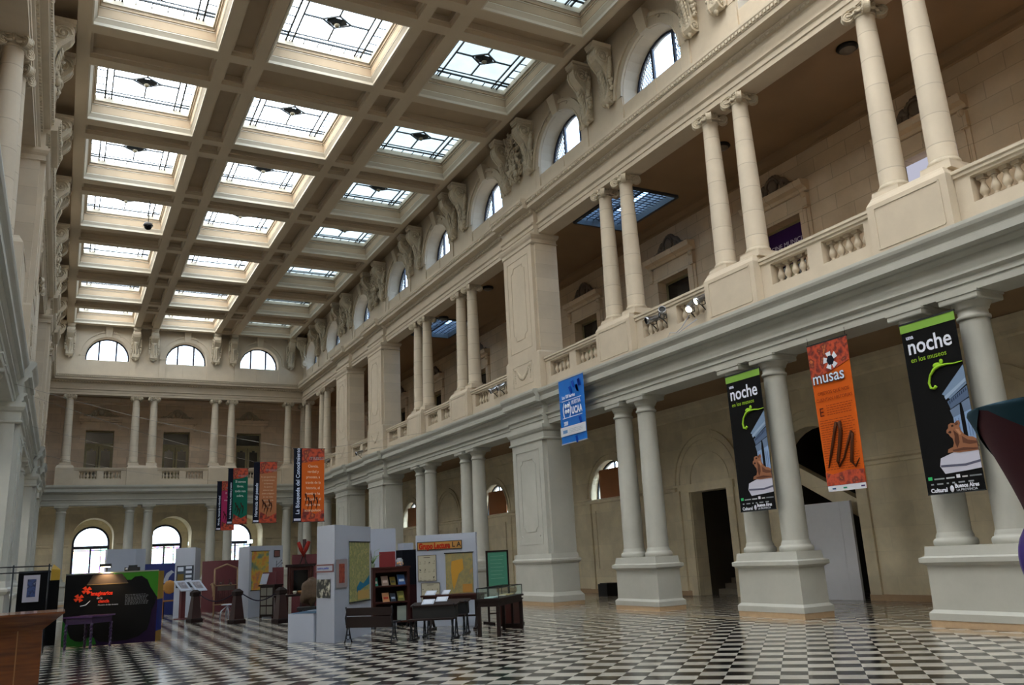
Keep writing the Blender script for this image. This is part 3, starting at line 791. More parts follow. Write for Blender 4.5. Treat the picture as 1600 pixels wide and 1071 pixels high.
# ---------------------------------------------------------------- galleries
# lower back walls (right and left), n measured from the column axis
NB = -4.65; NU = -4.12
def lower_back(side):
    m = MB(); m.xf = xfw(side); ops = []
    cs = {r: MID[r] for r in MID if r >= -2}
    for r, c in cs.items():
        if side == 'R' and r in (-1,): ops.append((c+.5, 1.45, 0, 3.4, True))
        elif side == 'R' and r == 0: ops.append((22.2, .92, 0, 3.42, False))
        elif r in (1,3,5) or side == 'L': ops.append((c, 1.4, 3.65, 3.72, True))
    arch_wall(m, Y0B, 62.2, 0, 6.5, NB, NB-.5, ops)
    return m, cs
for side in 'RL':
    m, cs = lower_back(side)
    struct({'R':'wall_right_back','L':'wall_left_back'}[side], m, M['backlow'])
    m = MB(); m.xf = xfw(side)
    for r, c in cs.items():
        if side == 'R' and r == -1: c += .5
        arch_band(m, c, 3.72, 1.62, 1.75, NB-.01, NB+.06, None)
        arch_band(m, c, 3.72, 1.42, 1.5, NB-.01, NB+.03, None)
        for s in (-1, 1): m.box(c+s*1.62-.18, c+s*1.62+.18, NB-.01, NB+.07, 0.15, 3.5)
        if r in (1,3,5,2,4):
            frame = [(c-1.15,NB+.02,.9),(c+1.15,NB+.02,.9),(c+1.15,NB+.02,3.2),(c-1.15,NB+.02,3.2)]
            for i in range(4): m.bar(frame[i], frame[(i+1)%4], .05)
    cur = 5
    for a_, b_ in [(MID[r]-1.6 if not (side=='R' and r==-1) else MID[r]-1.1, MID[r]+1.6 if not (side=='R' and r==-1) else MID[r]+2.1) for r in sorted(cs) if (side=='R' and r in (-1,0))] + [(62,62)]:
        m.extr([(NB-.01,3.48),(NB+.1,3.5),(NB+.12,3.58),(NB+.02,3.64),(NB-.01,3.64)], cur, a_); cur = b_
    m.extr([(NB-.01,5.95),(NB+.08,6.0),(NB+.1,6.1),(NB+.22,6.3),(NB+.24,6.42),(NB-.01,6.42)], Y0B, 62)
    m.extr([(-.43,5.95),(-.5,6.02),(-.5,6.1),(-.62,6.3),(-.64,6.42),(-.43,6.42)], Y0B, 58)
    struct(tname(), m, M['backlow'])
    m = MB(); m.xf = xfw(side); cur = Y0B
    gaps_ = sorted([(21.2,23.2),(16.2,19.1)]) if side == 'R' else []
    for a_, b_ in gaps_ + [(62,62)]:
        m.box(cur, a_, NB, NB+.04, 0, .16); cur = b_
    struct('baseboard_right' if side == 'R' else 'baseboard_left', m, M['skirt'])
    # gallery slab and its ceilings
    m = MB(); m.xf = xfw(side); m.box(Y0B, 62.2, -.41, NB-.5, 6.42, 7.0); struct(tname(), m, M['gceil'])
# lunettes with brown boards in the right back wall
for r in (1,3,5):
    c = MID[r]; wn[0] += 1
    m = MB(); m.xf = xfw('R'); arch_band(m, c, 3.72, 1.33, 1.41, NB-.34, NB-.28, 3.65); m.box(c-.03,c+.03,NB-.34,NB-.28,3.66,5.05)
    w = struct('window_%d' % wn[0], m, M['lead'])
    g = MB(); g.xf = xfw('R'); P = [(c-1.4,3.65)] + arc_pts(c,3.72,1.4) + [(c+1.4,3.65)]; g.add([(p[0],NB-.31,p[1]) for p in P],[tuple(range(len(P)))]); obj('window_pane', g, M['pane_clear'], w)
    b = MB(); b.xf = xfw('R'); b.box(c-1.0, c+.95, NB-.2, NB-.14, 3.67, 4.8)
    o = obj('board', b, M['wood_panel']); tag(o, 'brown board in an arched window of the right wall, %s' % {1:'seen below the blue banner',3:'next one beyond the large pier',5:'the farthest of three'}[r], 'board', 'boards in the arched windows')
# stair doorway: a dark passage with steps
m = MB(); X0 = XC-NB+.5
def room(m, x0, x1, y0, y1, z1):
    m.box(x0, x1, y0-.1, y0, 0, z1); m.box(x0, x1, y1, y1+.1, 0, z1); m.box(x1, x1+.1, y0, y1, 0, z1); m.box(x0, x1, y0, y1, z1, z1+.1)
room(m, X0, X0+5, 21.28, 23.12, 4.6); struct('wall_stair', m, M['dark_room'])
m = MB()
for i in range(12): m.box(X0+.3+.3*i, X0+.6+.3*i, 21.28, 23.12, 0, .17*(i+1))
o = obj('stair_flight', m, simple('worn stair stone', srgb(120,112,98), .7, var=.15)); tag(o, 'stone steps rising inside the dark doorway of the right back wall', 'stairs')
m = MB(); m.xf = xfw('R'); c = 22.2
m.box(c-1.3, c+1.3, NB-.01, NB+.09, 3.42, 3.66); arch_band(m, c-.1, 3.7, .95, 1.0, NB, NB+.03, None)
for s in (-1,1): m.box(c+s*1.1-.16, c+s*1.1+.16, NB-.005, NB+.06, 0, 3.42)
struct(tname(), m, M['backlow'])
# arched opening with the white board
c = MID[-1]+.5
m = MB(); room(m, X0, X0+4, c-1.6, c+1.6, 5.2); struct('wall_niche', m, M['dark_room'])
m = MB(); m.add([(X0-.2,c-1.44,2.5),(X0-.2,c+1.44,4.1),(X0-.2,c+1.44,3.6),(X0-.2,c-1.44,2.0),(X0+.1,c-1.44,2.5),(X0+.1,c+1.44,4.1),(X0+.1,c+1.44,3.6),(X0+.1,c-1.44,2.0)], [(0,1,2,3),(4,5,6,7),(0,1,5,4),(1,2,6,5),(2,3,7,6),(3,0,4,7)])
struct(tname(), m, M['backlow'])
m = MB(); m.box(XC-NB-.14, XC-NB-.06, 16.35, 18.15, 0.0, 2.62); m.box(XC-NB-.145, XC-NB-.135, 16.72, 16.74, 0, 2.6)
tag(obj('partition_board', m, simple('clean white board', srgb(214,217,224), .5, var=.04)), 'tall white board closing the lower part of the arch behind the orange banner', 'board')
# end gallery: lower wall with deep arches and tall windows
EB = -4.2
XW0, XW1 = XL+NB-.5, XC-NB+.5
ECS = [1.82, 6.62, 11.35]
m = MB(); m.xf = xfw('E'); arch_wall(m, XW0, XW1, 0, 6.5, EB, EB-2.0, [(c, 1.22, 0, 4.1, True) for c in ECS]); struct('wall_end_back', m, M['backlow'])
m = MB(); m.xf = xfw('E')
for c in ECS: arch_band(m, c, 4.1, 1.25, 1.42, EB-.01, EB+.06, None); arch_band(m, c, 4.1, 1.22, 1.27, EB, EB+.09, None)
m.extr([(EB-.01,5.95),(EB+.08,6.0),(EB+.1,6.1),(EB+.22,6.3),(EB+.24,6.42),(EB-.01,6.42)], XW0, XW1)
cur = XW0
for c in ECS + [XW1+1.4]:
    m.extr([(EB-.01,3.48),(EB+.1,3.5),(EB+.12,3.58),(EB+.02,3.64),(EB-.01,3.64)], cur, min(c-1.4, XW1)); cur = c+1.4
struct(tname(), m, M['backlow'])
m = MB(); m.xf = xfw('E'); m.box(XW0, XW1, -.41, EB-.5, 6.421, 6.999); struct(tname(), m, M['gceil'])
wy = YE-EB+1.95
for i, c in enumerate(ECS):
    wn[0] += 1
    cw = c + (-.05, -.3, -.3)[i]
    m = MB()
    def bx(x0,x1,z0,z1,d=.05): m.box(x0,x1,wy-d,wy+d,z0,z1)
    m.xf = None
    I = arc_pts(cw, 3.75, 1.0); O = arc_pts(cw, 3.75, 1.13)
    for k in range(20):
        m.add([(p[0], y, p[1]) for y in (wy-.06, wy+.06) for p in (I[k],I[k+1],O[k+1],O[k])], [(0,1,2,3),(4,5,6,7),(0,1,5,4),(2,3,7,6)])
    bx(cw-1.13,cw-1.0,0,3.75); bx(cw+1.0,cw+1.13,0,3.75); bx(cw-1.1,cw+1.1,3.40,3.6,.08); bx(cw-1.1,cw+1.1,3.28,3.33); bx(cw-.05,cw+.05,0,3.42); bx(cw+.6,cw+.64,0,3.42); bx(cw-1.1,cw+1.1,.0,.6)
    w = struct('window_%d' % wn[0], m, M['iron_blue'])
    g = MB(); P = arc_pts(cw, 3.75, 1.06); P = [(cw-1.06,3.5)] + P + [(cw+1.06,3.5)]
    g.add([(p[0],wy,p[1]) for p in P],[tuple(range(len(P)))]); obj('window_pane', g, M['pane_lun'], w)
    g = MB(); g.add([(cw-1.06,wy,.5),(cw+1.06,wy,.5),(cw+1.06,wy,3.45),(cw-1.06,wy,3.45)],[(0,1,2,3)]); obj('stained_pane', g, M['pane_stain'], w)
# close the vestibules round the windows
m = MB(); arch_wall(m, XW0, XW1, 0, 6.5, wy+.02, wy+.2, [(c+(-.05,-.3,-.3)[i], 1.12, 0, 3.75, True) for i, c in enumerate(ECS)]); struct('wall_end_outer', m, M['backlow'])
# upper gallery walls
def crest(m, c, n, z):
    """cartouche, shell rays and scrolls on the cornice"""
    for i in range(11):
        a = pi*(i+.5)/11; m.ball((c-.36*cos(a), n+.05, z+.14+.42*sin(a)), .1, sy=.6, sz=1.2, seg=7, rings=5)
    m.ball((c, n+.08, z+.3), .2, sy=.5, sz=1.15, seg=9, rings=6)
    m.tube([(c-.24*cos(pi*i/8), n+.12, z+.3+.26*sin(pi*i/8)) for i in range(9)], .035, 5)
    for s in (-1, 1):
        m.tube([(c+s*(.34+.075*i), n+.06, z+.4-.055*i+.04*sin(i*1.3)) for i in range(9)], [.085-.006*i for i in range(9)], seg=6)
        m.tube([(c+s*(.5+.1*cos(i*.7)*(1-.07*i)), n+.1, z+.2+.1*sin(i*.7)*(1-.07*i)) for i in range(11)], .03, 5)
        for i in range(7): m.ball((c+s*(.34+.11*i), n+.05, z+.1-.005*i+.05*(i%2)), .1-.009*i, sy=.6, seg=6, rings=4)
dn_ = [0]
def gallery_door(side, c, n, style='door', parent_label=None):
    """stone surround, cornice, crest and a pair of glazed leaves; structure"""
    dn_[0] += 1
    m = MB(); m.xf = xfw(side); z0 = 7.0
    hw = .86; top = 10.95
    for s in (-1, 1):
        m.box(c+s*(hw+.12)-.13, c+s*(hw+.12)+.13, n-.02, n+.07, z0, top+.2)
        m.box(c+s*(hw+.3)-.07, c+s*(hw+.3)+.07, n-.02, n+.04, z0, 11.3)
        m.box(c+s*(hw+.28)-.1, c+s*(hw+.28)+.1, n, n+.14, 11.0, 11.45)
        m.ball((c+s*(hw+.28), n+.13, 11.4), .1, seg=7, rings=5)
    m.box(c-hw-.25, c+hw+.25, n-.02, n+.08, top, top+.2)
    m.box(c-hw-.2, c+hw+.2, n-.02, n+.05, top+.2, 11.5)
    m.extr([(n,11.5),(n+.1,11.52),(n+.14,11.6),(n+.3,11.66),(n+.33,11.76),(n+.36,11.82),(n,11.86)], c-hw-.42, c+hw+.42)
    d = struct('door_%d' % dn_[0], m, M['blocks_yz' if side != 'E' else 'blocks_xz'])
    m = MB(); m.xf = xfw(side); crest(m, c, n, 11.84); obj('door_crest', m, M['crest' if side != 'E' else 'carve'], d)
    nd_ = n-.38
    m = MB(); m.xf = xfw(side)
    for s in (-1, 1):
        m.box(c+s*hw-.05, c+s*hw+.05, nd_-.05, nd_+.06, z0, top)
    m.box(c-hw, c+hw, nd_-.05, nd_+.06, top-.08, top); m.box(c-hw, c+hw, nd_-.05, nd_+.07, 9.95, 10.12)
    obj('door_frame', m, M['door'], d)
    for s in (-1, 1):
        l = MB(); l.xf = xfw(side); a, b = sorted((c+s*.02, c+s*(hw-.05)))
        l.box(a, a+.12, nd_-.03, nd_+.03, z0, 9.95); l.box(b-.12, b, nd_-.03, nd_+.03, z0, 9.95); l.box(a+.12, b-.12, nd_-.03, nd_+.03, z0, 7.9); l.box(a+.12, b-.12, nd_-.03, nd_+.03, 9.78, 9.95)
        for q in (a+.12, b-.3): l.box(q, q+.18, nd_-.025, nd_+.025, 9.66, 9.8)
        lf = obj('door_leaf', l, M['door'], d)
        g = MB(); g.xf = xfw(side); g.add([(a+.1,nd_,7.85),(b-.1,nd_,7.85),(b-.1,nd_,9.85),(a+.1,nd_,9.85)],[(0,1,2,3)])
        obj('door_glass', g, M['pane_dark'] if style != 'bright' else M['pane_clear'], lf)
    g = MB(); g.xf = xfw(side); g.add([(c-hw+.05,nd_,10.1),(c+hw-.05,nd_,10.1),(c+hw-.05,nd_,10.9),(c-hw+.05,nd_,10.9)],[(0,1,2,3)])
    obj('transom_glass', g, M['pane_dark'], d)
    return d
for side, w in (('R','wall_right_upper'),('L','wall_left_upper')):
    m = MB(); m.xf = xfw(side)
    cs = [MID[r] for r in sorted(MID) if r >= -2] if side == 'R' else [MID[r] for r in (1,3,5)]
    ops = [(c, .86, 7.0, 10.95, False) for c in cs]
    if side == 'R': ops.append((31.0, .55, 7.0, 9.6, True)); ops.append((41.8, .5, 7.0, 9.3, True))
    arch_wall(m, Y0B, 61.5, 7.0, 13.1, NU, NU-.45, ops); struct(w, m, M['blocks_yz'])
    m = MB(); m.xf = xfw(side); m.box(Y0B, 62, NU-.6, NU-.5, 7.0, 11.4); struct(tname(), m, M['dark_room'])  # dark backing sheet behind the doors, shade put into its colour
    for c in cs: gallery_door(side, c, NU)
    m = MB(); m.xf = xfw(side)
    m.extr([(NU,12.75),(NU+.06,12.78),(NU+.08,12.86),(NU+.2,13.0),(NU+.22,13.1),(NU,13.1)], Y0B, 61.4)
    m.extr([(-.32,12.72),(-.4,12.76),(-.42,12.86),(-.52,13.0),(-.54,13.1),(-.32,13.1)], Y0B, 58.2)
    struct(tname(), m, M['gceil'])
# gallery ceilings, with two roof lights over the right gallery
def gal_ceiling(side, holes):
    m = MB(); m.xf = xfw(side); cur = Y0B
    for a, b, n0, n1 in holes + [(62,62,0,0)]:
        m.box(cur, a, NU-.45, -.3, 13.1, 13.5)
        if a < 62: m.box(a, b, n0, -.3, 13.1, 13.5); m.box(a, b, NU-.45, n1, 13.1, 13.5)
        cur = b
    return m
HOL = [(20.4,23.6,-1.0,-3.1),(36.6,39.8,-1.0,-3.1)]
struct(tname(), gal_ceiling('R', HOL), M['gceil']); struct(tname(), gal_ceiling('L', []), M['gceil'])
for i, (a, b, n0, n1) in enumerate(HOL):
    t = thing('skylight', 'blue glass roof light in the right gallery ceiling, %s the large middle pier' % ('nearer than' if i == 0 else 'beyond'), 'skylight')
    t['group'] = 'gallery roof lights'
    m = MB(); m.xf = xfw('R')
    for u in (a, b): m.box(u-.05, u+.05, n1, n0, 13.02, 13.8)
    for n in (n0, n1, (n0+n1)/2): m.box(a, b, n-.06, n+.06, 13.02 if n != (n0+n1)/2 else 13.3, 13.8)
    obj('frame', m, simple('grey roof light frame', srgb(70,74,80), .6, var=.05), t)
    m = MB(); m.xf = xfw('R')
    for k in range(1, 18): m.bar((a+(b-a)*k/18, n1, 13.24), (a+(b-a)*k/18, n0, 13.24), .025)
    for k in range(1, 8): m.bar((a, n1+(n0-n1)*k/8, 13.24), (b, n1+(n0-n1)*k/8, 13.24), .025)
    obj('glazing_grid', m, M['iron_blue'], t)
    g = MB(); g.xf = xfw('R'); g.add([(a,n1,13.28),(b,n1,13.28),(b,n0,13.28),(a,n0,13.28)],[(0,1,2,3)]); obj('pane', g, glassy('blue roof light glass', (.5,.74,1,1), .9, dcol=(.3,.45,.7,1)), t)
# end upper wall
EU = -3.45
m = MB(); m.xf = xfw('E'); DC = [1.77, 6.5, 11.3]
arch_wall(m, XL+NU, XC-NU, 7.0, 13.1, EU, EU-.45, [(c, .86, 7.0, 10.95, False) for c in DC]); struct('wall_end_upper', m, M['blocks_xz'])
m = MB(); m.xf = xfw('E'); m.box(XL-4.5, XC+4.5, EU-.7, EU-.6, 7.0, 11.4); struct(tname(), m, M['dark_room'])  # same dark backing behind the end doors, shade in its colour
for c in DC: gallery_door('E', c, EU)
m = MB(); m.xf = xfw('E'); m.box(XL+NU-.45, XC-NU+.45, EU-.45, -.3, 13.101, 13.499); struct(tname(), m, M['gceil'])
m = MB(); m.xf = xfw('E'); m.extr([(EU,12.7),(EU+.06,12.74),(EU+.08,12.84),(EU+.2,13.0),(EU+.22,13.1),(EU,13.1)], XL+NU, XC-NU); struct(tname(), m, M['blocks_xz'])
# pale panes low in the left end door, daylight put in as emission
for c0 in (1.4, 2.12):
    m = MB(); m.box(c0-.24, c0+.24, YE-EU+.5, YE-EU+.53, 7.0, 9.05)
    tag(obj('glowing_pane', m, emit('daylight glow pane', (.62,.74,1,1), .9)), 'pale glowing pane glimpsed through the left end gallery door, %s leaf' % ('left' if c0 < 1.5 else 'right'), 'window pane')
# near end wall behind the viewer and outer roof over the galleries
m = MB(); m.box(XL+NB-.5, XC-NB+.5, Y0B-.5, Y0B, 0, 18); struct('wall_near', m, M['stone_up'])
# round flush lamps on the right gallery ceiling
def build_lamp():
    t = thing('ceiling_lamp', 'x', 'lamp'); m = MB(); m.lathe([(.24,0),(.26,-.05),(.2,-.1)], seg=20); obj('ring', m, M['black'], t)
    m = MB(); m.lathe([(.19,-.1),(.15,-.14),(.02,-.17)], seg=20); obj('diffuser', m, simple('lamp glass', srgb(110,100,88), .4, var=0), t); return t
lampm = Maker(build_lamp)
for x, y, w in ((15.92,11.83,'above the nearest column pair'),(16.5,16.98,'above the bay with the purple cinema sign'),(15.82,31.43,'first beyond the large middle pier'),(15.82,36.4,'second beyond the large middle pier')):
    lampm((x,y,13.1), 0, 'round unlit lamp on the right gallery ceiling, ' + w, 'gallery ceiling lamps')
# ---------------------------------------------------------------- world, camera
w = bpy.data.worlds.new('sky'); SC.world = w; w.use_nodes = True; nt = w.node_tree; nt.nodes.clear()
o = nt.nodes.new('ShaderNodeOutputWorld'); bg = nt.nodes.new('ShaderNodeBackground'); tc = nt.nodes.new('ShaderNodeTexCoord'); sx = nt.nodes.new('ShaderNodeSeparateXYZ')
nt.links.new(tc.outputs['Generated'], sx.inputs[0]); nt.links.new(bg.outputs[0], o.inputs[0])
mr = nt.nodes.new('ShaderNodeMapRange'); mr.inputs['From Min'].default_value = -.9; mr.inputs['From Max'].default_value = .9
mr.inputs['To Min'].default_value = 12.5; mr.inputs['To Max'].default_value = 4.2; nt.links.new(sx.outputs[0], mr.inputs[0])
cl = nt.nodes.new('ShaderNodeTexNoise'); cl.inputs['Scale'].default_value = 3; cl.inputs['Detail'].default_value = 4; nt.links.new(tc.outputs['Generated'], cl.inputs[0])
mx = nt.nodes.new('ShaderNodeMix'); mx.data_type = 'RGBA'; mx.inputs[6].default_value = (.78,.88,1,1); mx.inputs[7].default_value = (1,.98,.95,1); mx.inputs[6].default_value = (1,.985,.95,1); mx.inputs[7].default_value = (.66,.82,1,1)
xr = nt.nodes.new('ShaderNodeMapRange'); xr.inputs['From Min'].default_value = -.5; xr.inputs['From Max'].default_value = .3; nt.links.new(sx.outputs[0], xr.inputs[0]); nt.links.new(xr.outputs[0], mx.inputs[0])
gz = nt.nodes.new('ShaderNodeMath'); gz.operation = 'GREATER_THAN'; gz.inputs[1].default_value = 0.0; nt.links.new(sx.outputs[2], gz.inputs[0])
gm = nt.nodes.new('ShaderNodeMapRange'); gm.inputs['To Min'].default_value = .12; gm.inputs['To Max'].default_value = 1; nt.links.new(gz.outputs[0], gm.inputs[0])
lowb = nt.nodes.new('ShaderNodeMapRange'); lowb.inputs['From Min'].default_value = .35; lowb.inputs['From Max'].default_value = .6; lowb.inputs['To Min'].default_value = 1.6; lowb.inputs['To Max'].default_value = 1.0; nt.links.new(sx.outputs[2], lowb.inputs[0])
lb2 = nt.nodes.new('ShaderNodeMath'); lb2.operation = 'MULTIPLY'; nt.links.new(mr.outputs[0], lb2.inputs[0]); nt.links.new(lowb.outputs[0], lb2.inputs[1])
mu = nt.nodes.new('ShaderNodeMath'); mu.operation = 'MULTIPLY'; nt.links.new(lb2.outputs[0], mu.inputs[0]); nt.links.new(gm.outputs[0], mu.inputs[1])
nt.links.new(mx.outputs[2], bg.inputs[0]); nt.links.new(mu.outputs[0], bg.inputs[1])
cd = bpy.data.cameras.new('camera'); cam = bpy.data.objects.new('camera', cd); COL.objects.link(cam); SC.camera = cam
cd.sensor_width = 36; cd.lens = 36*1311.354/1600; cd.clip_end = 300; cd.clip_start = .05
rr = Vector((0.88564582,-0.46175616,-0.04911958)); uu = Vector((-0.07154078,-0.24019541,0.96808475)); ff = Vector((0.4588174,0.85386616,0.24576246))
cam.matrix_world = Matrix(((rr.x,uu.x,-ff.x,0),(rr.y,uu.y,-ff.y,0),(rr.z,uu.z,-ff.z,1.618),(0,0,0,1)))
SC.view_settings.view_transform = 'Standard'; SC.view_settings.look = 'None'; SC.view_settings.gamma = 1; SC.view_settings.exposure = .02
SC.cycles.use_denoising = True; SC.cycles.max_bounces = 10; SC.cycles.diffuse_bounces = 6; SC.cycles.transparent_max_bounces = 12
SC.cycles.sample_clamp_indirect = 0
# ---------------------------------------------------------------- lettering
_ink = {}
def ink(rgb, rough=.7, st=0):
    k = (rgb, st)
    if k not in _ink: _ink[k] = simple('print %d %d %d' % rgb, srgb(*rgb), rough, var=0, spec=.15)
    return _ink[k]
def text_mesh(body, size, wx=1.0, bold=0.0, align='LEFT', vertical=False):
    c = bpy.data.curves.new('lettering', 'FONT'); c.body = body; c.size = size; c.extrude = .0012; c.offset = bold; c.align_x = align
    c.resolution_u = 3
    o = bpy.data.objects.new('lettering', c); COL.objects.link(o)
    dg = bpy.context.evaluated_depsgraph_get(); me = bpy.data.meshes.new_from_object(o.evaluated_get(dg))
    bpy.data.objects.remove(o); bpy.data.curves.remove(c)
    M_ = Matrix.Rotation(pi/2, 4, 'X') @ Matrix.Diagonal((wx, 1, 1, 1))
    if vertical: M_ = Matrix.Rotation(-pi/2, 4, 'Y') @ M_
    me.transform(M_); return me
def letter(parent, body, size, rgb, x, z, y=-.012, name='lettering', **kw):
    me = text_mesh(body, size, **kw); me.materials.clear(); me.materials.append(ink(rgb))
    for p in me.polygons: p.material_index = 0
    o = bpy.data.objects.new(name, me); COL.objects.link(o); o.parent = parent; o.location = (x, y, z); return o
def lines_mb(x0, x1, z0, z1, n, h=.012, y=-.011, seed=1, indent=0):
    r = random.Random(seed); m = MB()
    for i in range(n):
        z = z1 - (z1-z0)*(i+.5)/n; x = x0 + r.random()*indent
        e = x1 - r.random()*(x1-x0)*.12 - indent*r.random()
        while x < e:
            w = r.uniform(.03, .1)*(x1-x0)/.8; m.box(x, min(x+w, e), y-.001, y, z-h/2, z+h/2); x += w + .018
    return m
def flat(parent, name, pts, rgb, y0=-.004, y1=-.008):
    m = MB(); m.poly(pts, y0, y1); return obj(name, m, ink(rgb), parent)
def rect(x0, x1, z0, z1): return [(x0,z0),(x1,z0),(x1,z1),(x0,z1)]
def cloth_panel(w, h, wt=None, curl=.02, n=10, y=0.0, sag=.0):
    """thin hung sheet, top at z=0, slightly bowed, wb/wt let it narrow downwards"""
    m = MB(); wt = wt or w; vs = []; fs = []
    for t in (0, .004):
        for i in range(n+1):
            f = i/n; ww = wt + (w-wt)*f
            for j in range(5):
                u = j/4 - .5; vs.append((u*ww, y + t + curl*sin(pi*f)*(1-4*u*u)*.5, -h*f))
    N = (n+1)*5
    for i in range(n):
        for j in range(4):
            a = i*5+j; fs.append((a,a+1,a+6,a+5)); fs.append((N+a,N+a+1,N+a+6,N+a+5))
    for i in range(n):
        for j in (0, 4): a = i*5+j; fs.append((a,a+5,N+a+5,N+a))
    m.add(vs, fs); return m
def mottle(name, cols, scale=3, rough=.6, pos=(0,.35,.5,.65,1), dist=0):
    m, nt, out = new_mat(name); b = nd(nt, 'ShaderNodeBsdfPrincipled'); b.inputs['Roughness'].default_value = rough
    g = nd(nt, 'ShaderNodeTexCoord'); n = nd(nt, 'ShaderNodeTexNoise'); n.inputs['Scale'].default_value = scale; n.inputs['Detail'].default_value = 6; n.inputs['Distortion'].default_value = dist
    nt.links.new(g.outputs['Object'], n.inputs[0]); r = nd(nt, 'ShaderNodeValToRGB'); nt.links.new(n.outputs[0], r.inputs[0])
    e = r.color_ramp.elements
    while len(e) < len(cols): e.new(.5)
    for i, c in enumerate(cols): e[i].position = .3 + .4*i/(len(cols)-1); e[i].color = srgb(*c)
    nt.links.new(r.outputs[0], b.inputs['Base Color']); nt.links.new(b.outputs[0], out.inputs[0]); return m
M['fire'] = mottle('red brown collage print', [(40,12,10),(120,30,18),(190,70,30),(90,20,16),(220,120,60)], 4)
# ---------------------------------------------------------------- black poster banners on the right
def noche(loc, label):
    w, h = 1.12, 3.2
    t = thing('poster_banner', label, 'banner', loc, ROT['R'], 'black night event banners')
    obj('cloth', cloth_panel(w, h, curl=.0), ink((5,5,6)), t)
    flat(t, 'green_hem', rect(-w/2-.01, w/2+.01, -.17, .01), (128,172,72))
    letter(t, 'una', .11, (200,205,225), -.47, -.31, bold=.004)
    letter(t, 'noche', .42, (232,236,250), -.47, -.60, wx=.88, bold=.006)
    letter(t, 'en los museos', .135, (150,190,50), -.44, -.76, wx=.95)
    m = MB(); pts = [(-.02,-1.28),(-.06,-1.32),(-.13,-1.3),(-.15,-1.2),(-.1,-1.07),(0,-.97),(.1,-.93),(.26,-.93),(.4,-.95),(.56,-.94)]
    m.tube([(x,-.012,z) for x, z in pts], [.03,.028,.022,.022,.022,.03,.028,.018,.014,.01], seg=5)
    m.ball((.06,-.012,-.91), .07, sx=1.2, sy=.2, sz=.7); m.ball((.16,-.012,-.86), .04, sy=.2, sz=1.2); obj('green_scroll', m, ink((150,196,50)), t)
    # classical portico in the picture
    flat(t, 'portico_gable', [(.06,-1.45),(.28,-1.25),(.56,-1.0),(.56,-.72),(.42,-.86),(.56,-.86),(.56,-1.42),(.2,-1.62),(.12,-1.6)][0:3]+[(.56,-1.35),(.2,-1.56)], (120,142,170), -.003, -.006)
    flat(t, 'portico_frieze', [(.14,-1.6),(.56,-1.38),(.56,-1.58),(.18,-1.74)], (86,104,132))
    flat(t, 'portico_cap', [(.16,-1.76),(.36,-1.68),(.34,-1.86),(.2,-1.9)], (104,122,148)); flat(t, 'portico_cap', [(.4,-1.66),(.56,-1.6),(.56,-1.8),(.42,-1.84)], (104,122,148))
    flat(t, 'portico_column', [(.2,-1.9),(.34,-1.86),(.34,-2.3),(.2,-2.4)], (132,158,196)); flat(t, 'portico_column', [(.42,-1.84),(.56,-1.8),(.56,-2.5),(.42,-2.5)], (132,158,196))
    # lion statue on its block
    st = [(-.02,-2.5),(.0,-2.44),(.1,-2.41),(.13,-2.34),(.12,-2.26),(.08,-2.22),(.055,-2.17),(.02,-2.15),(.03,-2.1),(.07,-2.07),(.08,-2.01),(.14,-1.985),(.2,-2.0),(.26,-1.96),(.3,-1.965),(.31,-2.02),(.28,-2.06),(.3,-2.14),(.35,-2.22),(.41,-2.26),(.5,-2.28),(.56,-2.32),(.56,-2.52),(.2,-2.52),(.08,-2.5)]
    flat(t, 'statue', st, (142,96,70), -.008, -.014)
    for p_, c_ in (([(.16,-2.12),(.24,-2.2),(.24,-2.34),(.18,-2.44),(.15,-2.32),(.17,-2.22)], (84,52,38)), ([(.3,-2.24),(.4,-2.32),(.48,-2.34),(.56,-2.36),(.56,-2.4),(.42,-2.4),(.3,-2.36)], (98,62,46)), ([(.05,-2.14),(.1,-2.12),(.12,-2.15),(.09,-2.17)], (50,28,22)), ([(.13,-2.03),(.17,-2.02),(.18,-2.05),(.14,-2.06)], (46,26,20)), ([(.2,-2.0),(.26,-1.97),(.27,-2.02),(.22,-2.04)], (104,66,50)), ([(.08,-2.46),(.3,-2.44),(.56,-2.48),(.56,-2.5),(.1,-2.49)], (92,58,44)), ([(.2,-2.1),(.27,-2.12),(.3,-2.2),(.27,-2.22)], (176,126,94))):
        flat(t, 'statue_shade', p_, c_, -.014, -.017)
    for i in range(9):
        flat(t, 'frieze_block', [(.18+.042*i,-1.6+.022*i),(.2+.042*i,-1.59+.022*i),(.2+.042*i,-1.64+.022*i),(.18+.042*i,-1.65+.022*i)], (52,66,92), -.009, -.012)
    flat(t, 'portico_cornice', [(.1,-1.5),(.56,-1.24),(.56,-1.3),(.12,-1.56)], (150,170,196), -.007, -.011)
    for x0 in (.235,.29,.46,.51): flat(t, 'column_fluting', [(x0,-1.92),(x0+.012,-1.92),(x0+.012,-2.2 if x0 < .3 else -2.26),(x0,-2.2 if x0 < .3 else -2.26)], (96,118,152), -.009, -.0105)
    flat(t, 'plinth', [(-.18,-2.58),(.1,-2.5),(.56,-2.52),(.56,-2.82),(.3,-2.84),(-.14,-2.86),(-.22,-2.72)], (190,190,205), -.004, -.009)
    flat(t, 'plinth_side', [(-.2,-2.7),(.28,-2.72),(.56,-2.68),(.56,-2.72),(.28,-2.76),(-.2,-2.74)], (90,92,110), -.009, -.012)
    x = -.5
    for i, (wd, c) in enumerate(((.08,(60,190,110)),(.2,(150,160,160)),(.16,(180,185,190)),(.07,(215,215,225)),(.1,(190,190,190)),(.22,(120,125,130)))):
        flat(t, 'sponsor_mark', rect(x, x+wd, -2.95, -2.95+(.06 if i in (0,3) else .025)), c); x += wd + .04
    x = -.46
    for wd in (.05,.12,.04,.05,.12,.1): flat(t, 'sponsor_mark', rect(x, x+wd, -3.04, -3.015), (150,155,160)); x += wd + .07
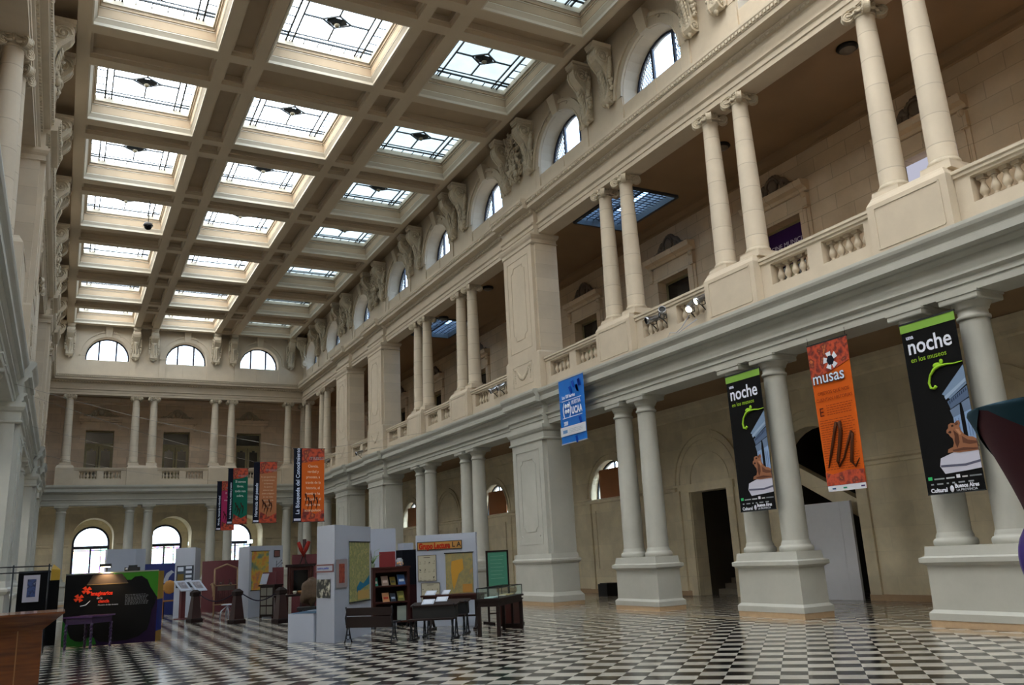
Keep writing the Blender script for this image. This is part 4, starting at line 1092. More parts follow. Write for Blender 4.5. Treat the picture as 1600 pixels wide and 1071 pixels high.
    letter(t, 'Cultural', .1, (225,228,240), -.48, -3.17, bold=.003); letter(t, 'Buenos Aires', .1, (225,228,240), .0, -3.12, bold=.003, wx=.85); letter(t, 'LA PROVINCIA', .06, (200,205,215), .02, -3.18)
    m = MB(); m.ball((-.06,-.012,-3.13), .05, sx=.8, sy=.15, sz=1.2); obj('crest', m, ink((210,212,225)), t)
    m = MB(); m.bar((-w/2-.02,.0,.0),(w/2+.02,0,0), .03); obj('rod', m, M['lead'], t); m = MB(); m.bar((-w/2,0,-h),(w/2,0,-h), .02); obj('rod', m, M['lead'], t)
    return t
noche((13.93, 14.57, 5.53), 'smaller black banner with lion statue, hung by the second column pair from the right')
noche((13.93, 9.66, 5.51), 'largest black banner with a lion statue, hung before the column pair at the right edge')
# orange banner
t = thing('poster_banner', 'orange banner with brush lettering hanging in the archway between the two black banners', 'banner', (13.95, 12.02, 5.66), ROT['R'])
w, h = 1.06, 3.1
o = cloth_panel(.96, h, wt=w, curl=.03); obj('cloth', o, ink((205,92,22)), t)
m = MB(); m.poly([(-.53,-.75),(-.53,0),(.53,0),(.53,-.5),(.1,-.62)], -.003, -.006); obj('collage', m, M['fire'], t)
m = MB(); m.poly([(-.48,-2.98),(.48,-2.98),(.48,-2.72),(.1,-2.7),(-.3,-2.76),(-.48,-2.7)], -.012, -.02); obj('collage_foot', m, M['fire'], t)
g = MB()
for i, a in enumerate((.6,1.8,3.0,4.3,5.4)):
    g.poly([(.05+.03*cos(a-1), -.42+.03*sin(a-1)), (.05+.19*cos(a-.35), -.42+.19*sin(a-.35)), (.05+.2*cos(a+.35), -.42+.2*sin(a+.35)), (.05+.03*cos(a+1), -.42+.03*sin(a+1))], -.008, -.012)
obj('flower_mark', g, ink((220,225,235)), t)
flat(t, 'flower_core', [(.05+.1*cos(i*1.05), -.42+.11*sin(i*1.05)) for i in range(6)], (24,22,34), -.012, -.015)
m = MB()
def brush(pts, r): m.tube([(x,-.02,z) for x, z in pts], r, seg=6)
letter(t, 'musas', .36, (28,30,48), -.49, -.86, y=-.018, bold=.012, wx=.95); letter(t, 'musas', .36, (215,225,240), -.485, -.855, y=-.022, wx=.95, bold=.002)
letter(t, 'OBJETOS QUE NOS', .095, (120,40,10), -.4, -1.1, y=-.02); letter(t, 'CUENTAN HISTORIAS', .095, (120,40,10), -.46, -1.24, y=-.02)
letter(t, 'E', .26, (70,20,8), -.42, -1.55, y=-.025)
obj('body_text', lines_mb(-.22, .46, -1.56, -1.32, 5, .014, -.02, 4), ink((130,50,14)), t); obj('body_text', lines_mb(-.44, .46, -2.68, -1.62, 22, .013, -.022, 5), ink((128,50,14)), t)
m = MB(); brush([(-.38,-2.62),(-.25,-2.3),(-.12,-1.95),(-.03,-1.72),(.05,-1.72),(.06,-1.9),(-.02,-2.2),(-.12,-2.5),(-.1,-2.62),(.05,-2.45),(.2,-2.15),(.32,-1.95),(.34,-2.0),(.27,-2.3),(.22,-2.55),(.3,-2.66),(.42,-2.5)], [.01,.03,.03,.035,.045,.045,.04,.035,.02,.02,.025,.03,.03,.035,.035,.02,.01]); obj('brush_initial', m, ink((72,36,14)), t)
flat(t, 'white_foot', rect(-.47, .48, -3.1, -2.98), (205,208,215), -.012, -.016); flat(t, 'navy_edge', rect(-.48, .48, -2.985, -2.95), (24,28,60), -.016, -.019)
for x, c in ((-.36,(40,80,120)),(-.08,(40,140,110)),(.36,(60,40,90))): flat(t, 'sponsor_mark', rect(x, x+.09, -3.06, -3.03), c, -.016, -.02)
m = MB(); m.bar((-.54,0,0),(.54,0,0),.025); m.tube([(-.5,0,0),(-.5,0,.18)], .006, 4); m.tube([(.5,0,0),(.5,0,.18)], .006, 4); obj('rod', m, M['lead'], t)
# blue banner
t = thing('poster_banner', 'bright blue banner with white lettering beside the large middle pier', 'banner', (13.66, 21.72, 6.9), ROT['R'])
w, h = 1.46, 2.02
obj('cloth', cloth_panel(w, h, curl=.03), simple('blue vinyl', srgb(0,110,205), .35, var=.05), t)
r = random.Random(5); m = MB()
for i in range(9):
    x = r.uniform(-.55,.5); z = r.choice([-.15,-.3,-.25,-1.3,-1.4,-1.85,-1.5]); a = r.uniform(-.6,.6)
    m.poly([(x,z),(x+.12,z+.02),(x+.16+a*.1,z-.22),(x+.06+a*.1,z-.2)], -.018, -.022)
obj('tree_print', m, ink((10,60,165)), t)
letter(t, 'Los 100 barrios', .15, (225,232,245), -.53, -.62, y=-.025, bold=.004, wx=.8)
for z in (-.68,-1.22): flat(t, 'white_rule', rect(-.55,.58,z-.02,z), (225,232,245), -.02, -.025)
letter(t, '(', .5, (225,232,245), -.53, -1.11, y=-.025, bold=.01, wx=.7); letter(t, ')', .5, (225,232,245), -.14, -1.11, y=-.025, bold=.01, wx=.7)
m = MB()
for a in range(4):
    q = pi/4 + a*pi/2; m.ball((-.265+.1*cos(q),-.025,-.95+.12*sin(q)), .07, sy=.15)
obj('petal_mark', m, ink((225,232,245)), t)
letter(t, 'MUESTRA', .17, (205,214,240), .0, -.86, y=-.025, bold=.006, wx=.72); letter(t, 'UCAA', .3, (232,238,250), .0, -1.15, y=-.025, bold=.012, wx=.72)
letter(t, '2008', .17, (225,232,245), -.5, -1.46, y=-.025, bold=.005, wx=.7)
flat(t, 'white_band', rect(-.73,.73,-1.78,-1.5), (212,216,225), -.02, -.024)
flat(t, 'band_mark', rect(-.58,-.32,-1.7,-1.6), (110,150,200), -.024, -.028); obj('band_text', lines_mb(-.2,.6,-1.72,-1.58,3,.012,-.026,2), ink((150,160,175)), t)
for q in (0,-h): m = MB(); m.bar((-w/2,0,q),(w/2,0,q),.03); obj('rod', m, M['white'], t)
# purple cinema sign in a gallery doorway
t = thing('door_sign', 'purple cinema sign hung in the gallery doorway above the second column pair', 'sign', (18.92, 17.14, 10.92), ROT['R'])
m = MB(); m.box(-.8,.8,-.02,.0,-1.2,.0); obj('panel', m, ink((52,22,74)), t)
letter(t, 'CINE MUNICIPAL', .21, (214,206,226), -.72, -.62, y=-.025)
t = thing('glowing_blind', 'glowing white blind filling the upper part of the nearest gallery doorway', 'blind', (18.9, 12.1, 11.0), ROT['R'])
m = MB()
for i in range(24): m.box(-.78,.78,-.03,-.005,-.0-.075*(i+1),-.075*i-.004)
obj('slats', m, emit('daylight glow blind', (.78,.78,.95,1), .62), t)  # slats emit, standing in for daylight behind the doorway
t = thing('green_blind', 'pale green blind in the gallery doorway just before the large middle pier', 'blind', (18.9, 27.97, 10.3), ROT['R'])
m = MB(); m.box(-.7,.7,-.02,0,-1.6,0); obj('fabric', m, simple('green blind', srgb(160,172,140), .7, var=.05), t)
m = MB(); m.box(-.7,.7,-.04,.02,-1.64,-1.6); obj('bottom_bar', m, M['lead'], t)
# ---------------------------------------------------------------- hanging banners over the exhibits
def museo(loc, w, h, label, fld, vtext, vsize, body, bsize, bcol):
    t = thing('hanging_banner', label, 'banner', loc, 0, 'banners hung on wires across the hall')
    m = cloth_panel(w, h, curl=.08, n=12); obj('cloth', m, ink((16,20,34)), t)
    x0 = -w/2 + w*.26
    m = MB(); m.poly(rect(x0, w/2, -h*.97, -.0), -.006, -.01); obj('print_ground', m, ink(fld), t)
    m = MB(); m.poly([(x0,0),(w/2,0),(w/2,-h*.12),(w*.3,-h*.17),(x0,-h*.2)], -.012, -.016); obj('collage', m, M['fire'], t); m = MB(); m.poly([(x0,-h),(w/2,-h),(w/2,-h*.84),(w*.2,-h*.9),(x0+.04,-h*.82)], -.012, -.016); obj('collage', m, M['fire'], t)
    letter(t, vtext, vsize, (200,212,235), x0-w*.07, -h*.9, y=-.02, vertical=True, bold=.002)
    letter(t, 'musas', w*.2, (150,140,140), 0, -h*.155, y=-.022)
    for i, s in enumerate(body): letter(t, s, bsize, bcol, x0+(w/2-x0)/2, -h*.26-i*bsize*1.42, y=-.02, align='CENTER', wx=.85)
    m = MB(); r = random.Random(len(body))
    for i in range(5):
        x = x0+.1+.09*i*w; z = -h*(.62+.05*(i%3)); m.tube([(x,-.014,z),(x+.03,-.016,z-.12),(x-.01,-.014,z-.3)], [.022,.016,.006], 5)
    obj('hand_print', m, ink((50,20,14)), t)
    flat(t, 'white_foot', rect(-w/2+.02, -w/2+w*.24, -h*.985, -h*.955), (190,195,215), -.012, -.016)
    for q in (0,-h): m = MB(); m.bar((-w/2-.02,0,q),(w/2+.02,0,q),.022); obj('rod', m, M['lead'], t)
    return t
museo((5.61, 22.0, 4.6), .80, 1.88, 'orange and navy banner hung on wires, nearest of the four over the exhibits', (196,92,30), 'La Búsqueda del Conocimiento', .135, ['Ciencia,','verdad y','proceso, a','través de la','historia, el','hombre ha','buscado y el','saber lo ha','acompañado'], .1, (232,200,170))
museo((5.72, 28.0, 4.96), .74, 1.94, 'tan and navy banner hung on wires, second from the right of the four', (160,104,70), 'Herencia del pasado', .13, ['lo que guardamos','y conservamos','es herencia','de quienes','vivieron aquí','antes y dejaron','en sus cosas','una memoria','que hoy','nos habla'], .075, (214,180,150))
museo((5.56, 32.0, 5.2), .70, 2.0, 'green and navy banner hung on wires, third from the right of the four', (16,92,74), 'La obra de la lectura, música y teatro', .085, ['Si somos','libres,','todo nos','sobra.'], .12, (214,226,220))
museo((5.80, 36.0, 5.12), .70, 1.95, 'crimson and navy banner hung on wires, leftmost of the four and partly hidden', (150,40,84), 'Mirada, recuerdo e identidad', .1, ['El arte','y la','memoria'], .1, (220,180,200))
wr = simple('thin steel wire', srgb(150,145,135), .5, var=0)
def wire(p, q, label, sag=.12, r=.005):
    m = MB(); p = Vector(p); q = Vector(q); m.tube([tuple(p.lerp(q, i/14) - Vector((0,0,sag*sin(pi*i/14)))) for i in range(15)], r, 5)
    tag(obj('suspension_wire', m, wr), label, 'wire')
wire((-1.2,22,6.0),(5.2,22,4.61),'thin wire sagging from the left wall to the nearest orange banner')
wire((6.02,22,4.61),(14.0,22,6.3),'thin wire from the nearest orange banner to the right arcade')
wire((-1.2,28,6.9),(5.34,28,4.97),'thin wire from the left wall to the tan banner')
wire((6.1,28,4.97),(14.0,28,6.4),'thin wire from the tan banner to the right arcade')
wire((-1.2,32,6.6),(5.2,32,5.21),'thin wire from the left wall to the green banner')
wire((5.92,32,5.21),(14.0,32,6.4),'thin wire from the green banner to the right arcade')
wire((-1.2,36,6.2),(5.44,36,5.13),'thin wire from the left wall to the crimson banner')
# dome camera on a drop rod
t = thing('dome_camera', 'small dark dome camera on a thin rod below a left column skylight', 'camera', (2.3, 36.2, 16.0))
m = MB(); m.lathe([(.02,0),(.16,-.03),(.2,-.12),(.17,-.14)], seg=16); obj('housing', m, simple('camera grey', srgb(120,122,125), .4, var=0), t)
m = MB(); m.ball((0,0,-.16), .16, seg=14, rings=8); obj('dome', m, ink((14,14,16), .1), t); m = MB(); m.tube([(0,0,0),(0,0,1.0)], .015, 6); obj('rod', m, M['lead'], t)
# ---------------------------------------------------------------- stage spotlights clamped to the gallery balustrade
chrome = simple('polished lamp can', srgb(170,172,178), .18, metal=.9, var=0)
def spot(loc, yaw, tilt, lit, label):
    t = thing('spotlight', label, 'spotlight', loc, 0, None)
    R_ = Matrix.Rotation(yaw, 4, 'Z') @ Matrix.Rotation(tilt, 4, 'X')
    def xf(x, y, z): v = R_ @ Vector((x, y, z)); return (v.x, v.y, v.z)
    m = MB(); m.xf = xf; prof = [(.02,-.24),(.07,-.22),(.085,-.12),(.09,.1),(.105,.13),(.105,.2),(.09,.2)]
    vs = []
    seg = 14
    for r_, y_ in prof: vs += [(r_*cos(2*pi*j/seg), -y_, r_*sin(2*pi*j/seg)) for j in range(seg)]
    m.add(vs, [(i*seg+j, i*seg+(j+1)%seg, (i+1)*seg+(j+1)%seg, (i+1)*seg+j) for i in range(len(prof)-1) for j in range(seg)], True); obj('can', m, chrome, t)
    m = MB(); m.xf = xf; m.add([(.088*cos(2*pi*j/seg), -.17, .088*sin(2*pi*j/seg)) for j in range(seg)], [tuple(range(seg))]); obj('lens', m, emit('lit lamp', (1,.86,.6,1), 9) if lit else M['black'], t)
    m = MB(); m.tube([(-.12,0,0),(-.13,0,-.12),(0,.0,-.17),(.13,0,-.12),(.12,0,0)], .012, 6); m.tube([(0,0,-.17),(.12,0,-.28)], .015, 6); obj('yoke', m, M['black'], t)
    return t
for u, z, yw, tl, lit, lb in ((17.75,7.72,-.3-pi/2,.25,0,'dark ended, outer one'),(17.3,7.76,-pi/2+.9,-.3,0,'shiny, inner one'),(16.15,7.62,-pi/2+.5,.7,1,'lit, pointing down'),(15.72,7.7,-pi/2-.2,.5,1,'lit, nearer one')):
    spot((13.95,u,z), yw, tl, lit, 'chrome spotlight clamped to the balustrade above the smaller black banner, ' + lb)
for u, lb in ((27.45,'left'),(26.85,'right')): spot((13.9,u,7.66), -pi/2-.4, .5, 0, 'chrome spotlight on the balustrade just beyond the large middle pier, %s one' % lb)
for u, z, lb in ((50.4,7.75,'beyond the two far piers'),(43.9,7.4,'between the two far piers')): spot((13.9,u,z), -pi/2, .4, u > 50, 'small spotlight on the right gallery balustrade %s' % lb)
m = MB(); m.tube([(13.93,16.2,7.4),(13.9,16.5,7.15),(13.86,16.7,7.05),(13.82,16.9,7.1),(13.84,17.05,7.0),(13.83,16.85,6.93),(13.84,16.6,7.02),(13.9,15.9,7.2)], .012, 5)
tag(obj('power_cable', m, M['white']), 'loose white cable looped on the gallery ledge under the lit spotlights', 'cable')
# ---------------------------------------------------------------- exhibition partitions
def prism(name, pts, h, mat, label, cat, cap=None, z0=0):
    n = len(pts); m = MB(); m.add([(x,y,z0) for x, y in pts] + [(x,y,h) for x, y in pts], [(i,(i+1)%n,n+(i+1)%n,n+i) for i in range(n)] + [tuple(range(n))[::-1], tuple(range(n,2*n))])
    o = obj(name, m, mat); tag(o, label, cat); return o
A0, A1, A2 = (5.07,19.12), (5.27,18.42), (6.65,20.13)
prism('partition_wall', [A0, A1, A2, (6.55,20.2), (5.28,18.62), (5.16,19.14)], 2.46, M['white'], 'folded white exhibition partition carrying the long green map', 'partition')
prism('partition_wall', [(7.22,22.0),(7.95,21.95),(7.95,22.05),(7.22,22.1)], 2.48, M['white'], 'narrow white partition standing behind the brown bookcase', 'partition')
B0, B1 = (8.07,20.79), (9.2,19.58)
prism('partition_wall', [B0, B1, (9.27,19.65), (8.14,20.86)], 2.23, M['white'], 'white partition carrying the colourful title board and two charts', 'partition')
C0, C1, C2 = (5.70,32.19), (5.82,30.83), (7.14,31.63)
prism('partition_wall', [C0, C1, C2, (7.1,31.75), (5.9,31.02), (5.8,32.2)], 2.38, M['white'], 'white partition farther back with the yellow and green map', 'partition')
prism('partition_wall', [(3.85,34.7),(4.5,34.3),(4.96,36.26),(4.86,36.3),(4.42,34.5),(3.88,34.8)], 2.5, M['white'], 'white partition behind the two slanted lecterns', 'partition')
prism('partition_wall', [(1.35,30.87),(2.24,31.4),(2.58,31.86),(2.5,31.95),(2.2,31.5),(1.3,31.0)], 2.45, M['white'], 'white partition rising behind the dark painted booth', 'partition')
mar = simple('maroon paint', srgb(88,34,40), .5, var=.05)
prism('partition_wall', [(5.17,37.25),(6.47,36.61),(6.5,36.7),(5.2,37.35)], 2.0, mar, 'maroon partition behind the bamboo frame', 'partition')
prism('partition_wall', [(7.0,29.6),(7.8,29.3),(7.85,29.4),(7.05,29.7)], 2.0, mar, 'maroon partition behind the dark mirror desk', 'partition')
prism('partition_wall', [(6.5,30.3),(6.86,30.2),(6.89,30.3),(6.54,30.4)], 1.62, mar, 'low maroon partition left of the dark mirror desk', 'partition')
navy = simple('navy display board', srgb(24,40,104), .5, var=.05)
t = thing('display_board', 'navy board with white leaping dolphin shapes behind the booth', 'display board', (3.7, 38, 0))
m = MB(); m.box(-.65,.65,-.03,.03,0,2.0); obj('panel', m, navy, t)
for dx in (-.35,.3):
    m = MB(); m.poly([(dx-.25,1.25),(dx-.1,1.6),(dx+.08,1.72),(dx+.2,1.62),(dx+.12,1.6),(dx,1.45),(dx-.05,1.25),(dx-.02,1.1),(dx-.12,1.2)], -.035, -.045); obj('dolphin_shape', m, M['white'], t)
# things hung on partitions
def hang(name, label, cat, A, B, s0, s1, z0, z1, off=.015):
    A = Vector(A); B = Vector(B); d = (B-A); L = d.length; d.normalize(); mid = A + d*L*(s0+s1)/2; nrm = Vector((d.y, -d.x))
    p = mid + nrm*off
    t = thing(name, label, cat, (p.x, p.y, (z0+z1)/2), math.atan2(d.y, d.x)); return t, L*(s1-s0), z1-z0
def framed(name, label, cat, A, B, s0, s1, z0, z1, fr, img, fw=.025, mount=None, off=.015):
    t, w, h = hang(name, label, cat, A, B, s0, s1, z0, z1, off)
    m = MB(); x, z = w/2, h/2
    m.box(-x,x,-.012,.0,-z,-z+fw); m.box(-x,x,-.012,0,z-fw,z); m.box(-x,-x+fw,-.012,0,-z+fw,z-fw); m.box(x-fw,x,-.012,0,-z+fw,z-fw); obj('frame', m, fr, t)
    m = MB(); m.box(-x+fw,x-fw,-.006,0,-z+fw,z-fw); obj('sheet', m, img if not mount else mount, t)
    if mount: m = MB(); m.box(-x*.5,x*.5,-.009,-.006,-z*.68,z*.68); obj('picture', m, img, t)
    return t, w, h
dkw = simple('dark brown wood', srgb(30,18,15), .6, var=.25, scale=5, spec=.2)
mahog = simple('mahogany wood', srgb(56,25,20), .5, var=.25, scale=5, spec=.25)
def rolled_map(label, A, B, s0, s1, z0, z1, mat, cat='map'):
    t, w, h = hang('wall_map', label, cat, A, B, s0, s1, z0, z1)
    m = MB(); m.box(-w/2,w/2,-.01,0,-h/2,h/2); obj('sheet', m, mat, t)
    for z in (-h/2, h/2): m = MB(); m.tube([(-w/2-.03,-.01,z),(w/2+.03,-.01,z)], .014, 7); obj('roller', m, M['black'], t)
    return t, w, h
t, w, h = framed('title_sign', 'small white sign in a reddish wooden frame on the folded white partition', 'sign', A0, A1, .0, .98, 1.46, 1.63, simple('reddish frame', srgb(110,62,58), .5, var=0), M['white'], .03)
letter(t, 'nuestros pueblos', .075, (50,60,150), -.28, -.02, y=-.014, wx=.9)
t, w, h = hang('photograph', 'dark photograph of pale shapes on the folded white partition below the sign', 'photograph', A0, A1, .06, .8, .92, 1.31)
m = MB(); m.box(-w/2,w/2,-.008,0,-h/2,h/2); obj('print', m, mottle('dark photo', [(10,12,10),(18,20,16),(30,32,28),(160,158,140),(210,205,190)], 7), t)
framed('framed_print', 'narrow grey mounted print with red panel left of the long green map', 'picture', A1, A2, .02, .305, 1.12, 1.72, simple('grey mount', srgb(142,132,134), .6, var=0), mottle('red print', [(90,26,22),(140,50,36),(160,74,50),(70,30,26)], 12), .02, simple('grey mount board', srgb(146,136,138), .6, var=0))
t, w, h = rolled_map('long green and yellow wall map with dark rollers on the folded partition', A1, A2, .37, .93, .77, 2.1, mottle('green map', [(96,110,84),(150,150,92),(120,128,84),(168,160,100),(104,118,96)], 6))
flat(t, 'blue_coast', [(-.2,-.35),(.0,-.22),(.2,-.28),(w/2-.02,-.1),(w/2-.02,-.3),(.15,-.38),(.02,-.42),(-.05,-.5),(-.2,-.45)], (40,110,140), -.01, -.013)
flat(t, 'inset_map', rect(-.15, w/2-.05, -h/2+.04, -h/2+.24), (180,150,90), -.01, -.014)
t, w, h = framed('title_board', 'wide orange and red title board in a dark frame above two charts', 'sign', B0, B1, .03, .78, 1.85, 2.06, M['black'], simple('ochre board', srgb(180,130,62), .6, var=.1), .015)
letter(t, 'Grupo Lectura', .2, (176,52,30), -w/2+.05, -.07, y=-.016, bold=.01, wx=.72); letter(t, 'm L A', .17, (70,60,50), w/2-.45, -.05, y=-.016, bold=.004)
def chart(label, s0, s1, z0, z1, seed):
    t, w, h = framed('wall_chart', label, 'chart', B0, B1, s0, s1, z0, z1, simple('chart edge', srgb(90,88,80), .6, var=0), simple('aged paper', srgb(178,172,150), .8, var=.06), .01)
    r = random.Random(seed); m = MB()
    for i in range(4):
        for j in range(3):
            x = -w/2+.07+i*(w-.14)/3; z = h/2-.16-j*(h-.24)/2
            m.poly([(x+r.uniform(-.03,.03), z+r.uniform(-.04,.04)) for _ in range(3)], -.012, -.014); m.box(x-.03,x+.03,-.014,-.012,z-.055,z-.048)
    m.box(-.09,.09,-.014,-.012,h/2-.06,h/2-.05); obj('drawings', m, ink((60,58,54)), t)
chart('upper aged paper chart with rows of small dark drawings', .035, .345, 1.09, 1.73, 3)
chart('lower aged paper chart, partly behind the school desks', .085, .395, .5, 1.05, 9)
t, w, h = rolled_map('brown and green wall map with a dark roller beside the paper charts', B0, B1, .5, .945, .75, 1.75, mottle('brown map', [(110,116,84),(150,134,84),(128,122,86),(160,128,76)], 5))
flat(t, 'yellow_land', [(-.2,.3),(.1,.35),(.12,.1),(-.02,-.02),(-.08,-.2),(-.16,-.4),(-.2,-.2),(-.22,.1)], (186,140,56), -.01, -.013)
flat(t, 'inset_map', rect(.08, w/2-.03, -.46, -.26), (176,128,64), -.01, -.014)
t, w, h = rolled_map('yellow, orange and blue wall map on the farther white partition', C1, C2, .06, .56, .88, 2.2, mottle('bright map', [(70,110,120),(110,130,100),(190,160,60),(196,120,60),(90,120,110)], 3))
framed('small_plaque', 'tiny brown plaque at the top right of the farther white partition', 'plaque', C1, C2, .72, .9, 1.98, 2.22, dkw, simple('plaque', srgb(110,70,64), .5, var=.1), .02)
t, w, h = hang('twig_ornament', 'dry branching twig fixed to the farther white partition', 'ornament', C1, C2, .7, 1.0, .9, 1.9)
m = MB(); m.tube([(-.1,-.02,-.5),(-.06,-.03,-.1),(-.1,-.02,.3),(-.08,-.02,.45)], .008, 5)
for z, dx in ((.2,.25),(.3,.2),(.0,.18),(-.2,.14),(-.35,-.12)): m.tube([(-.08,-.02,z),(-.08+dx*.6,-.05,z+.1),(-.08+dx,-.04,z+.16)], .006, 4); m.ball((-.08+dx,-.04,z+.16), .02)
obj('twig', m, M['lead'], t)
t, w, h = framed('info_board', 'dark notice board with pale sheets on the partition behind the lecterns', 'notice board', (3.85,34.7), (4.5,34.3), .1, .95, 1.05, 1.85, M['black'], simple('board felt', srgb(50,60,76), .7, var=.05), .02)
for i in range(4): flat(t, 'pale_sheet', rect(.03, .26, .28-.16*i, .37-.16*i), (190,200,215), -.01, -.013)
flat(t, 'gold_picture', rect(-.28,-.04,-.3,.1), (104,90,50), -.01, -.013); flat(t, 'pale_sheet', rect(-.28,-.06,.2,.35), (190,200,215), -.01, -.013)
# low white plinth with a blue top
prism('display_plinth', [(4.57,19.61),(5.02,19.16),(5.12,19.2),(6.0,20.3),(5.5,20.8)], .6, M['white'], 'low white plinth with a teal top in front of the brown boulder', 'plinth')
m = MB(); m.add([(4.62,19.62,.61),(5.05,19.1,.61),(5.85,20.2,.61),(5.45,20.7,.61)], [(0,1,2,3)]); m.add([(4.62,19.62,.60),(5.05,19.1,.60),(5.85,20.2,.60),(5.45,20.7,.60)], [(0,1,2,3)]); tag(obj('blue_cloth', m, simple('teal cloth', srgb(30,70,96), .7, var=.1)), 'teal cloth covering the low white plinth', 'cloth')
m = MB(); m.box(5.1,5.35,19.9,20.02,.615,.625); tag(obj('caption_card', m, M['white']), 'white caption card lying on the teal cloth', 'card')
# ---------------------------------------------------------------- bookcase with books
def local(o, x, y, z=0):
    return o.matrix_basis @ Vector((x, y, z))
ang = math.atan2(21.1-21.02, 8.0-6.99)
bk = thing('bookcase', 'open brown wooden bookcase on wheels between the two white partitions', 'bookcase', (7.5, 21.06, 0), ang)
w, d, H = 1.02, .36, 1.47
for x in (-w/2, w/2-.07): m = MB(); m.box(x,x+.07,0,d,.08,H); obj('side_panel', m, mahog, bk)
m = MB(); m.box(-w/2+.07,w/2-.07,d-.02,d,.1,H-.03); obj('back_panel', m, dkw, bk)
for z in (.12,.6,1.0,H-.05): m = MB(); m.box(-w/2+.07,w/2-.07,.02,d-.02,z,z+.035); obj('shelf', m, mahog, bk)
m = MB(); m.box(-w/2-.02,w/2+.02,-.02,d+.02,H-.02,H+.02); obj('top', m, mahog, bk)
m = MB(); m.box(-w/2+.07,w/2-.07,.0,.02,1.36,H-.02); obj('rail', m, mahog, bk)
for x in (-w/2+.08, w/2-.08):
    for y in (.06, d-.06): m = MB(); m.ball((x,y,.04), .04, sx=.5); m.tube([(x,y,.05),(x,y,.1)], .02, 6); obj('wheel', m, M['black'], bk)
bpy.context.view_layer.update()
def book(x, z, w_, h_, rgb, label, stripe=(220,215,200)):
    p = bk.matrix_world @ Vector((x, .12, z))
    t = thing('book', label, 'book', p, ang, 'books standing on the bookcase shelves')
    def xf(a, b, c): return (a, b + c*.35, c)
    m = MB(); m.xf = xf; m.box(-w_/2,w_/2,-.015,.0,0,h_); obj('cover', m, ink(rgb), t)
    m = MB(); m.xf = xf; m.box(-w_/2+.005,w_/2-.002,-.0,.02,.004,h_-.004); obj('pages', m, ink((215,208,190)), t)
    m = MB(); m.xf = xf; m.box(-w_*.35,w_*.35,-.018,-.015,h_*.3,h_*.55); obj('cover_print', m, ink(stripe), t)
for x, z, a, b, rgb, lb, st in ((-.38,1.036,.13,.2,(60,120,100),'green book, leftmost on the upper shelf of the bookcase',(190,180,170)),(-.12,1.036,.18,.23,(150,130,118),'beige book, second on the upper shelf of the bookcase',(200,180,170)),(.1,1.036,.14,.2,(120,104,50),'ochre book, third on the upper shelf of the bookcase',(70,70,50)),(.34,1.036,.2,.25,(70,100,150),'blue book with a pale cover band, rightmost on the upper shelf',(200,215,230)),
    (-.1,.636,.18,.22,(190,140,100),'orange beige book, leftmost on the lower shelf of the bookcase',(170,70,50)),(.1,.636,.14,.2,(50,56,66),'dark book with pale mark, middle of the lower shelf',(150,165,185)),(.32,.636,.18,.24,(110,110,60),'olive book, rightmost on the lower shelf of the bookcase',(160,150,80))): book(x, z, a, b, rgb, lb, st)
p = bk.matrix_world @ Vector((-.42,.15,.636)); m = MB(); m.xf = lambda a,b,c: (a, b+.2*c, c); m.box(-.04,.04,-.01,.01,0,.34); o = obj('pamphlet', m, ink((130,130,116))); o.location = p; tag(o, 'grey pamphlet leaning at the left end of the lower shelf', 'pamphlet')
p = bk.matrix_world @ Vector((.33,.12,.156)); m = MB(); m.box(-.13,.13,-.01,.01,0,.36); o = obj('framed_card', m, ink((140,150,140))); o.location = p; tag(o, 'pale greenish card standing on the bottom shelf of the bookcase', 'card')
p = bk.matrix_world @ Vector((-.02,.2,H+.02)); t = thing('display_card', 'plain red board leaning on top of the bookcase', 'board', p, ang)
m = MB(); m.box(-.22,.22,-.01,.01,0,.38); obj('board', m, simple('red board', srgb(122,38,40), .5, var=.05), t); m = MB(); m.bar((0,.01,.25),(0,.14,0),.02); obj('strut', m, dkw, t)
p = bk.matrix_world @ Vector((.3,.16,H+.02)); t = thing('jar', 'clear jar of coloured sweets on top of the bookcase', 'jar', p)
m = MB(); m.lathe([(.06,0),(.09,.02),(.09,.16),(.06,.19),(.06,.21)], seg=14); obj('glass', m, simple('jar glass', srgb(150,155,165), .15, var=.3, scale=40), t)
m = MB(); r = random.Random(2)
for i in range(14): m.ball((r.uniform(-.07,.07), -.05+r.uniform(-.04,.04), .04+r.uniform(0,.1)), .028, seg=6, rings=4)
obj('sweets', m, mottle('sweets', [(230,110,80),(240,200,90),(200,90,140),(240,240,235)], 30), t)
p = bk.matrix_world @ Vector((-.44,.16,H+.02)); t = thing('potted_plant', 'small spiky plant in a pot at the left end of the bookcase top', 'plant', p)
m = MB(); m.lathe([(.045,0),(.06,.1),(.055,.1)], seg=12); obj('pot', m, ink((120,130,110)), t)
m = MB()
for i in range(14):
    a = i*2.4; L = .15+.02*(i%5); m.tube([(0,0,.08),(.5*L*cos(a),.5*L*sin(a),.08+L*.9),(L*cos(a),L*sin(a),.08+L*1.1)], [.009,.007,.002], 4)
m.tube([(0,0,.1),(.06,0,.4),(.2,.0,.46)], .004, 4); obj('leaves', m, ink((120,150,90)), t)
# tall dark cabinet door behind the bookcase
t = thing('dark_cabinet', 'tall near-black cabinet with maroon lower side beside the bookcase', 'cabinet', (8.3, 21.8, 0), .2)
m = MB(); m.box(-.28,.2,-.05,.4,.0,1.9); obj('body', m, ink((16,18,26)), t); m = MB(); m.box(-.26,.18,-.07,-.05,.05,1.0); obj('lower_door', m, ink((50,22,26)), t); m = MB(); m.box(-.2,.1,.0,.3,1.9,2.08); obj('top_box', m, M['white'], t)
